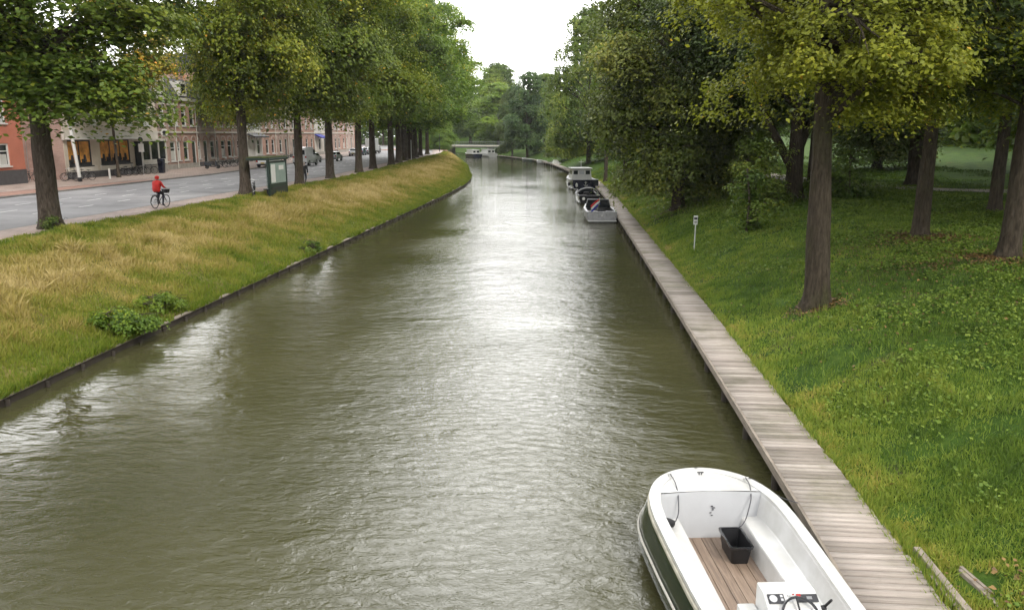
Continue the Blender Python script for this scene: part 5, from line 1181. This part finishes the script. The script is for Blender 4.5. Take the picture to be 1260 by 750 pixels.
# ------------------------------------------------------------------ people
def skin_mesh(name, J, E_, mat, par, sub=2):
    """J: list of (pos, radius); E_: edges. one continuous surface grown round the joints"""
    me = bpy.data.meshes.new(name); me.from_pydata([j[0] for j in J], E_, []); me.materials.append(mat)
    o = bpy.data.objects.new(name, me); COL.objects.link(o); o.parent = par
    md = o.modifiers.new('skin', 'SKIN'); md.use_smooth_shade = True
    lay = me.skin_vertices[0].data
    for i, j in enumerate(J):
        r = j[1]; lay[i].radius = (r, r) if not hasattr(r, '__len__') else r
        lay[i].use_root = (i == 0)
    s = o.modifiers.new('sub', 'SUBSURF'); s.levels = sub; s.render_levels = sub
    return o
def hand(par, p, d, mat):
    """palm, four unequal curled fingers and a thumb"""
    p = Vector(p); d = Vector(d).normalized(); sd = d.cross(Vector((0, 0, 1))).normalized() if abs(d.z) < .9 else Vector((1, 0, 0)); n = sd.cross(d)
    mb = MB(); mb.loft([[p + d * t + sd * w * a + n * .014 * b_ for a, b_ in [(1, 1), (1, -1), (-1, -1), (-1, 1)]] for t, w in [(0, .028), (.04, .042), (.085, .04)]])
    for k, L in enumerate([.062, .072, .068, .055]):
        b0 = p + d * .08 + sd * (.030 - .020 * k); mb.tube([b0, b0 + d * L * .5 - n * .006, b0 + d * L * .8 - n * .025, b0 + d * L * .8 - n * .045], [.009, .0085, .008, .006], 6)
    b0 = p + d * .02 + sd * .038; mb.tube([b0, b0 + d * .03 + sd * .022, b0 + d * .055 + sd * .02 - n * .015], [.011, .010, .007], 6)
    return mb.build('hand', mat, par, smooth=True)
def head(par, c, hairm, hood=None, face=1.0):
    c = Vector(c); mb = MB(); R_ = []
    for i in range(13):
        t = i / 12; z = -.12 + .24 * t; r = .088 * sqrt(max(.02, 1 - (2 * t - 1.08) ** 2 * .85)); 
        R_.append([(c.x + r * .88 * cos(a), c.y + r * 1.06 * sin(a) + (.012 if t < .4 else 0), c.z + z) for a in [2 * pi * k / 16 for k in range(16)]])
    mb.loft(R_); mb.loft([[(c.x + .016 * cos(a), c.y + .095 + .012 * sin(a) + o_, c.z + z) for a in [k * pi / 3 for k in range(6)]] for z, o_ in [(.015, -.01), (-.01, .008), (-.03, .004)]])
    for sd in (-1, 1): mb.loft([[(c.x + sd * (.078 + .01 * k), c.y - .005 + .02 * cos(a), c.z + .03 * sin(a)) for a in [q * pi / 4 for q in range(8)]] for k in (0, 1)])
    h = mb.build('head', M['skin'], par, smooth=True)
    e = MB()
    for sd in (-1, 1): e.disc((c.x + sd * .032, c.y + .086, c.z + .015), .012, .012, 'Y', 10)
    e.build('eye', M['black'], h); MB().box((c.x, c.y + .094, c.z - .05), (.045, .01, .009)).build('mouth', M['lampred'], h)
    hm = MB(); R_ = []
    for i in range(9):
        t = i / 8; z = -.06 + .20 * t; r = (.135 if hood else .103) * sqrt(max(.02, 1 - (1.9 * t - .85) ** 2 * .9)); R_.append([(c.x + r * .92 * cos(a), c.y - .018 + r * 1.0 * sin(a) - (.03 if sin(a) > .3 and t < .6 else 0), c.z + z + .005) for a in [2 * pi * k / 16 for k in range(16)]])
    hm.loft(R_); hm.build('hood' if hood else 'hair', hood or hairm, h, smooth=True)
    return h
# cyclist (rides towards +y, a little towards the road)
cyc_b = bicycle(M['black'], 'bicycle'); cyc_b.location = (-22.95, 42.7, 2.205); cyc_b.rotation_euler = (0, 0, radians(-5)); tag(cyc_b, 'black upright bicycle ridden by the person in the red coat', 'bicycle')
MB().loft([rrect(.30, .22, .04, .78), rrect(.38, .30, .04, 1.0)]).build('basket', M['black'], cyc_b).location = (0, .55, 0)
cp = empty('person', cyc_b.location, radians(-5), 'person in a bright red hooded coat riding a bicycle along the street', 'person')
J = [((0, -.30, .98), .13), ((0, -.26, 1.15), .13), ((0, -.20, 1.36), .15), ((0, -.17, 1.48), .06), ((0, -.15, 1.56), .05),
     ((-.10, -.26, .94), .095), ((-.11, .10, .80), .075), ((-.12, -.06, .42), .05), ((-.12, -.10, .30), .04), ((-.12, .05, .26), .035),
     ((.10, -.26, .94), .095), ((.11, .14, .72), .075), ((.12, .04, .32), .05), ((.12, -.02, .20), .04), ((.12, .13, .18), .035),
     ((-.19, -.18, 1.42), .06), ((-.27, -.08, 1.18), .045), ((-.27, .14, 1.10), .034), ((.19, -.18, 1.42), .06), ((.27, -.08, 1.18), .045), ((.27, .14, 1.10), .034)]
E_ = [(0, 1), (1, 2), (2, 3), (3, 4), (0, 5), (5, 6), (6, 7), (7, 8), (8, 9), (0, 10), (10, 11), (11, 12), (12, 13), (13, 14), (2, 15), (15, 16), (16, 17), (2, 18), (18, 19), (19, 20)]
skin_mesh('body', J, E_, M['denim'], cp)
def grow(J, idx, k, dz=0): return [((j[0][0], j[0][1], j[0][2] + dz), j[1] + k) for j in (J[i] for i in idx)]
Jc = grow(J, [0, 1, 2, 3, 15, 16, 17, 18, 19, 20], .022); Jc[0] = ((0, -.36, .84), (.26, .22)); Jc[1] = ((0, -.27, 1.15), .21); Jc[2] = ((0, -.20, 1.36), .20); Jc[3] = ((0, -.16, 1.50), .11); Jc[9] = ((.26, .10, 1.11), .05); Jc[6] = ((-.26, .10, 1.11), .05)
skin_mesh('coat', Jc, [(0, 1), (1, 2), (2, 3), (2, 4), (4, 5), (5, 6), (2, 7), (7, 8), (8, 9)], M['red'], cp)
head(cp, (0, -.13, 1.63), M['hair'], M['red'])
hand(cp, (-.27, .13, 1.10), (0, 1, -.2), M['skin']); hand(cp, (.27, .13, 1.10), (0, 1, -.2), M['skin'])
for (x, y_, z) in [(-.12, .0, .235), (.12, .08, .155)]: MB().loft([[(x + .04 * cos(a) * w, y_ + t, z + .035 * sin(a) * w) for a in [k * pi / 4 for k in range(8)]] for t, w in [(-.10, .5), (-.07, 1.0), (.0, 1.0), (.09, .8), (.13, .4)]]).build('shoe', M['black'], cp, smooth=True)
# pedestrian walking away beside the shelter
wp = empty('person', (-22.25, 64.6, 2.205), radians(8), 'person in dark clothes with a pale scarf walking along the pavement past the shelter', 'person')
J = [((0, 0, .95), .13), ((0, 0, 1.15), .125), ((0, .02, 1.36), .15), ((0, .02, 1.48), .06), ((0, .03, 1.56), .05),
     ((-.10, 0, .90), .10), ((-.11, .10, .50), .07), ((-.11, .06, .12), .045), ((-.12, .18, .05), .04),
     ((.10, 0, .90), .10), ((.11, .02, .50), .07), ((.11, -.22, .14), .045), ((.12, -.12, .06), .04),
     ((-.20, .0, 1.42), .06), ((-.27, -.05, 1.14), .045), ((-.26, .10, .92), .034), ((.20, .0, 1.42), .06), ((.27, -.08, 1.14), .045), ((.27, -.04, .88), .034)]
E_ = [(0, 1), (1, 2), (2, 3), (3, 4), (0, 5), (5, 6), (6, 7), (7, 8), (0, 9), (9, 10), (10, 11), (11, 12), (2, 13), (13, 14), (14, 15), (2, 16), (16, 17), (17, 18)]
skin_mesh('body', J, E_, M['denim'], wp)
Jc = grow(J, [0, 1, 2, 3, 13, 14, 15, 16, 17, 18], .022); Jc[0] = ((0, 0, .80), (.21, .17))
skin_mesh('coat', Jc, [(0, 1), (1, 2), (2, 3), (2, 4), (4, 5), (5, 6), (2, 7), (7, 8), (8, 9)], M['coat'], wp)
head(wp, (0, .04, 1.66), M['grey_coat']); hand(wp, (-.26, .10, .91), (.1, .3, -1), M['skin']); hand(wp, (.27, -.04, .87), (0, .1, -1), M['skin'])
MB().ring((0, .02, 1.50), .09, .05, 'Z', 16, 8).build('scarf', M['grey_coat'], wp, smooth=True)
for (x, y_, z) in [(-.12, .12, .045), (.12, -.18, .06)]: MB().loft([[(x + .045 * cos(a) * w, y_ + t, z + .04 * sin(a) * w) for a in [k * pi / 4 for k in range(8)]] for t, w in [(-.10, .5), (-.07, 1.0), (.0, 1.0), (.09, .8), (.14, .4)]]).build('shoe', M['black'], wp, smooth=True)

# ------------------------------------------------------------------ air, light, camera
HAZE = .00016
if HAZE:
    m = bpy.data.materials.new('haze'); m.use_nodes = True; nt = m.node_tree; nt.nodes.remove(nt.nodes['Principled BSDF'])
    v = nt.nodes.new('ShaderNodeVolumePrincipled'); v.inputs['Color'].default_value = (.9, .93, .96, 1); v.inputs['Density'].default_value = HAZE; nt.links.new(v.outputs[0], nt.nodes['Material Output'].inputs['Volume'])
    o = MB().box((-100, 400, 16), (2500, 2400, 38)).build('haze', m); tag(o, kind='stuff')
w = bpy.data.worlds.new('World'); S.world = w; w.use_nodes = True; nt = w.node_tree
SUN_EL, SUN_AZ = radians(46), radians(138)     # azimuth measured from +y towards -x for negative
sky = nt.nodes.new('ShaderNodeTexSky'); sky.sky_type = 'NISHITA'; sky.sun_disc = False; sky.sun_elevation = SUN_EL; sky.sun_rotation = SUN_AZ
sky.air_density = 1; sky.dust_density = 3
bg1 = nt.nodes['Background']; bg1.inputs['Strength'].default_value = .08; nt.links.new(sky.outputs[0], bg1.inputs['Color'])
bg2 = nt.nodes.new('ShaderNodeBackground')
tc = nt.nodes.new('ShaderNodeTexCoord'); mp = nt.nodes.new('ShaderNodeMapping'); mp.inputs['Scale'].default_value = (1, 1, 2.5); nt.links.new(tc.outputs['Generated'], mp.inputs['Vector'])
n = noise(nt, 1.6, 5, .5, mp.outputs['Vector'], .3); r = ramp(nt, [(.3, (.86, .865, .87)), (.65, (1, .99, .97))]); nt.links.new(n.outputs['Fac'], r.inputs['Fac']); nt.links.new(r.outputs['Color'], bg2.inputs['Color'])
GA = radians(-10); dvs = (sin(GA) * cos(radians(27)), cos(GA) * cos(radians(27)), sin(radians(27)))
def wm_(op, a_, b_=None):
    q = nt.nodes.new('ShaderNodeMath'); q.operation = op
    for i, t in enumerate((a_, b_)):
        if t is None: continue
        if isinstance(t, (int, float)): q.inputs[i].default_value = t
        else: nt.links.new(t, q.inputs[i])
    return q.outputs[0]
vd = nt.nodes.new('ShaderNodeVectorMath'); vd.operation = 'DOT_PRODUCT'; nrm = nt.nodes.new('ShaderNodeVectorMath'); nrm.operation = 'NORMALIZE'
nt.links.new(tc.outputs['Generated'], nrm.inputs[0]); nt.links.new(nrm.outputs[0], vd.inputs[0]); vd.inputs[1].default_value = dvs
glow = wm_('POWER', wm_('MAXIMUM', vd.outputs['Value'], 0.0), 7.0)     # thinner, brighter cloud low over the canal
nt.links.new(wm_('ADD', wm_('MULTIPLY', glow, 5.0), 1.25), bg2.inputs['Strength'])
ms = nt.nodes.new('ShaderNodeMixShader'); ms.inputs[0].default_value = .88; nt.links.new(bg1.outputs[0], ms.inputs[1]); nt.links.new(bg2.outputs[0], ms.inputs[2]); nt.links.new(ms.outputs[0], nt.nodes['World Output'].inputs['Surface'])
ld = bpy.data.lights.new('sun', 'SUN'); ld.energy = 1.5; ld.angle = radians(14); ld.color = (1, .95, .86)
lo = bpy.data.objects.new('sun', ld); COL.objects.link(lo)
dv = Vector((sin(SUN_AZ) * cos(SUN_EL), cos(SUN_AZ) * cos(SUN_EL), sin(SUN_EL))); lo.rotation_euler = dv.to_track_quat('Z', 'Y').to_euler()
cam = bpy.data.cameras.new('camera'); co = bpy.data.objects.new('camera', cam); COL.objects.link(co)
co.location = (0, 0, 6.2); co.rotation_euler = (radians(90 - 12.095), 0, radians(4.5637)); cam.lens = 28; cam.sensor_width = 36; cam.clip_end = 3000; cam.clip_start = .1
S.camera = co
S.view_settings.view_transform = 'Standard'; S.view_settings.look = 'None'; S.view_settings.exposure = .45; S.view_settings.gamma = 1
S.cycles.max_bounces = 6; S.cycles.diffuse_bounces = 2; S.cycles.glossy_bounces = 3; S.cycles.transmission_bounces = 4; S.cycles.use_denoising = True; S.cycles.use_adaptive_sampling = True; S.cycles.adaptive_threshold = .03
S.render.use_persistent_data = False
for p_ in list(bpy.data.objects):
    if 'used' in p_.keys(): del p_['used']
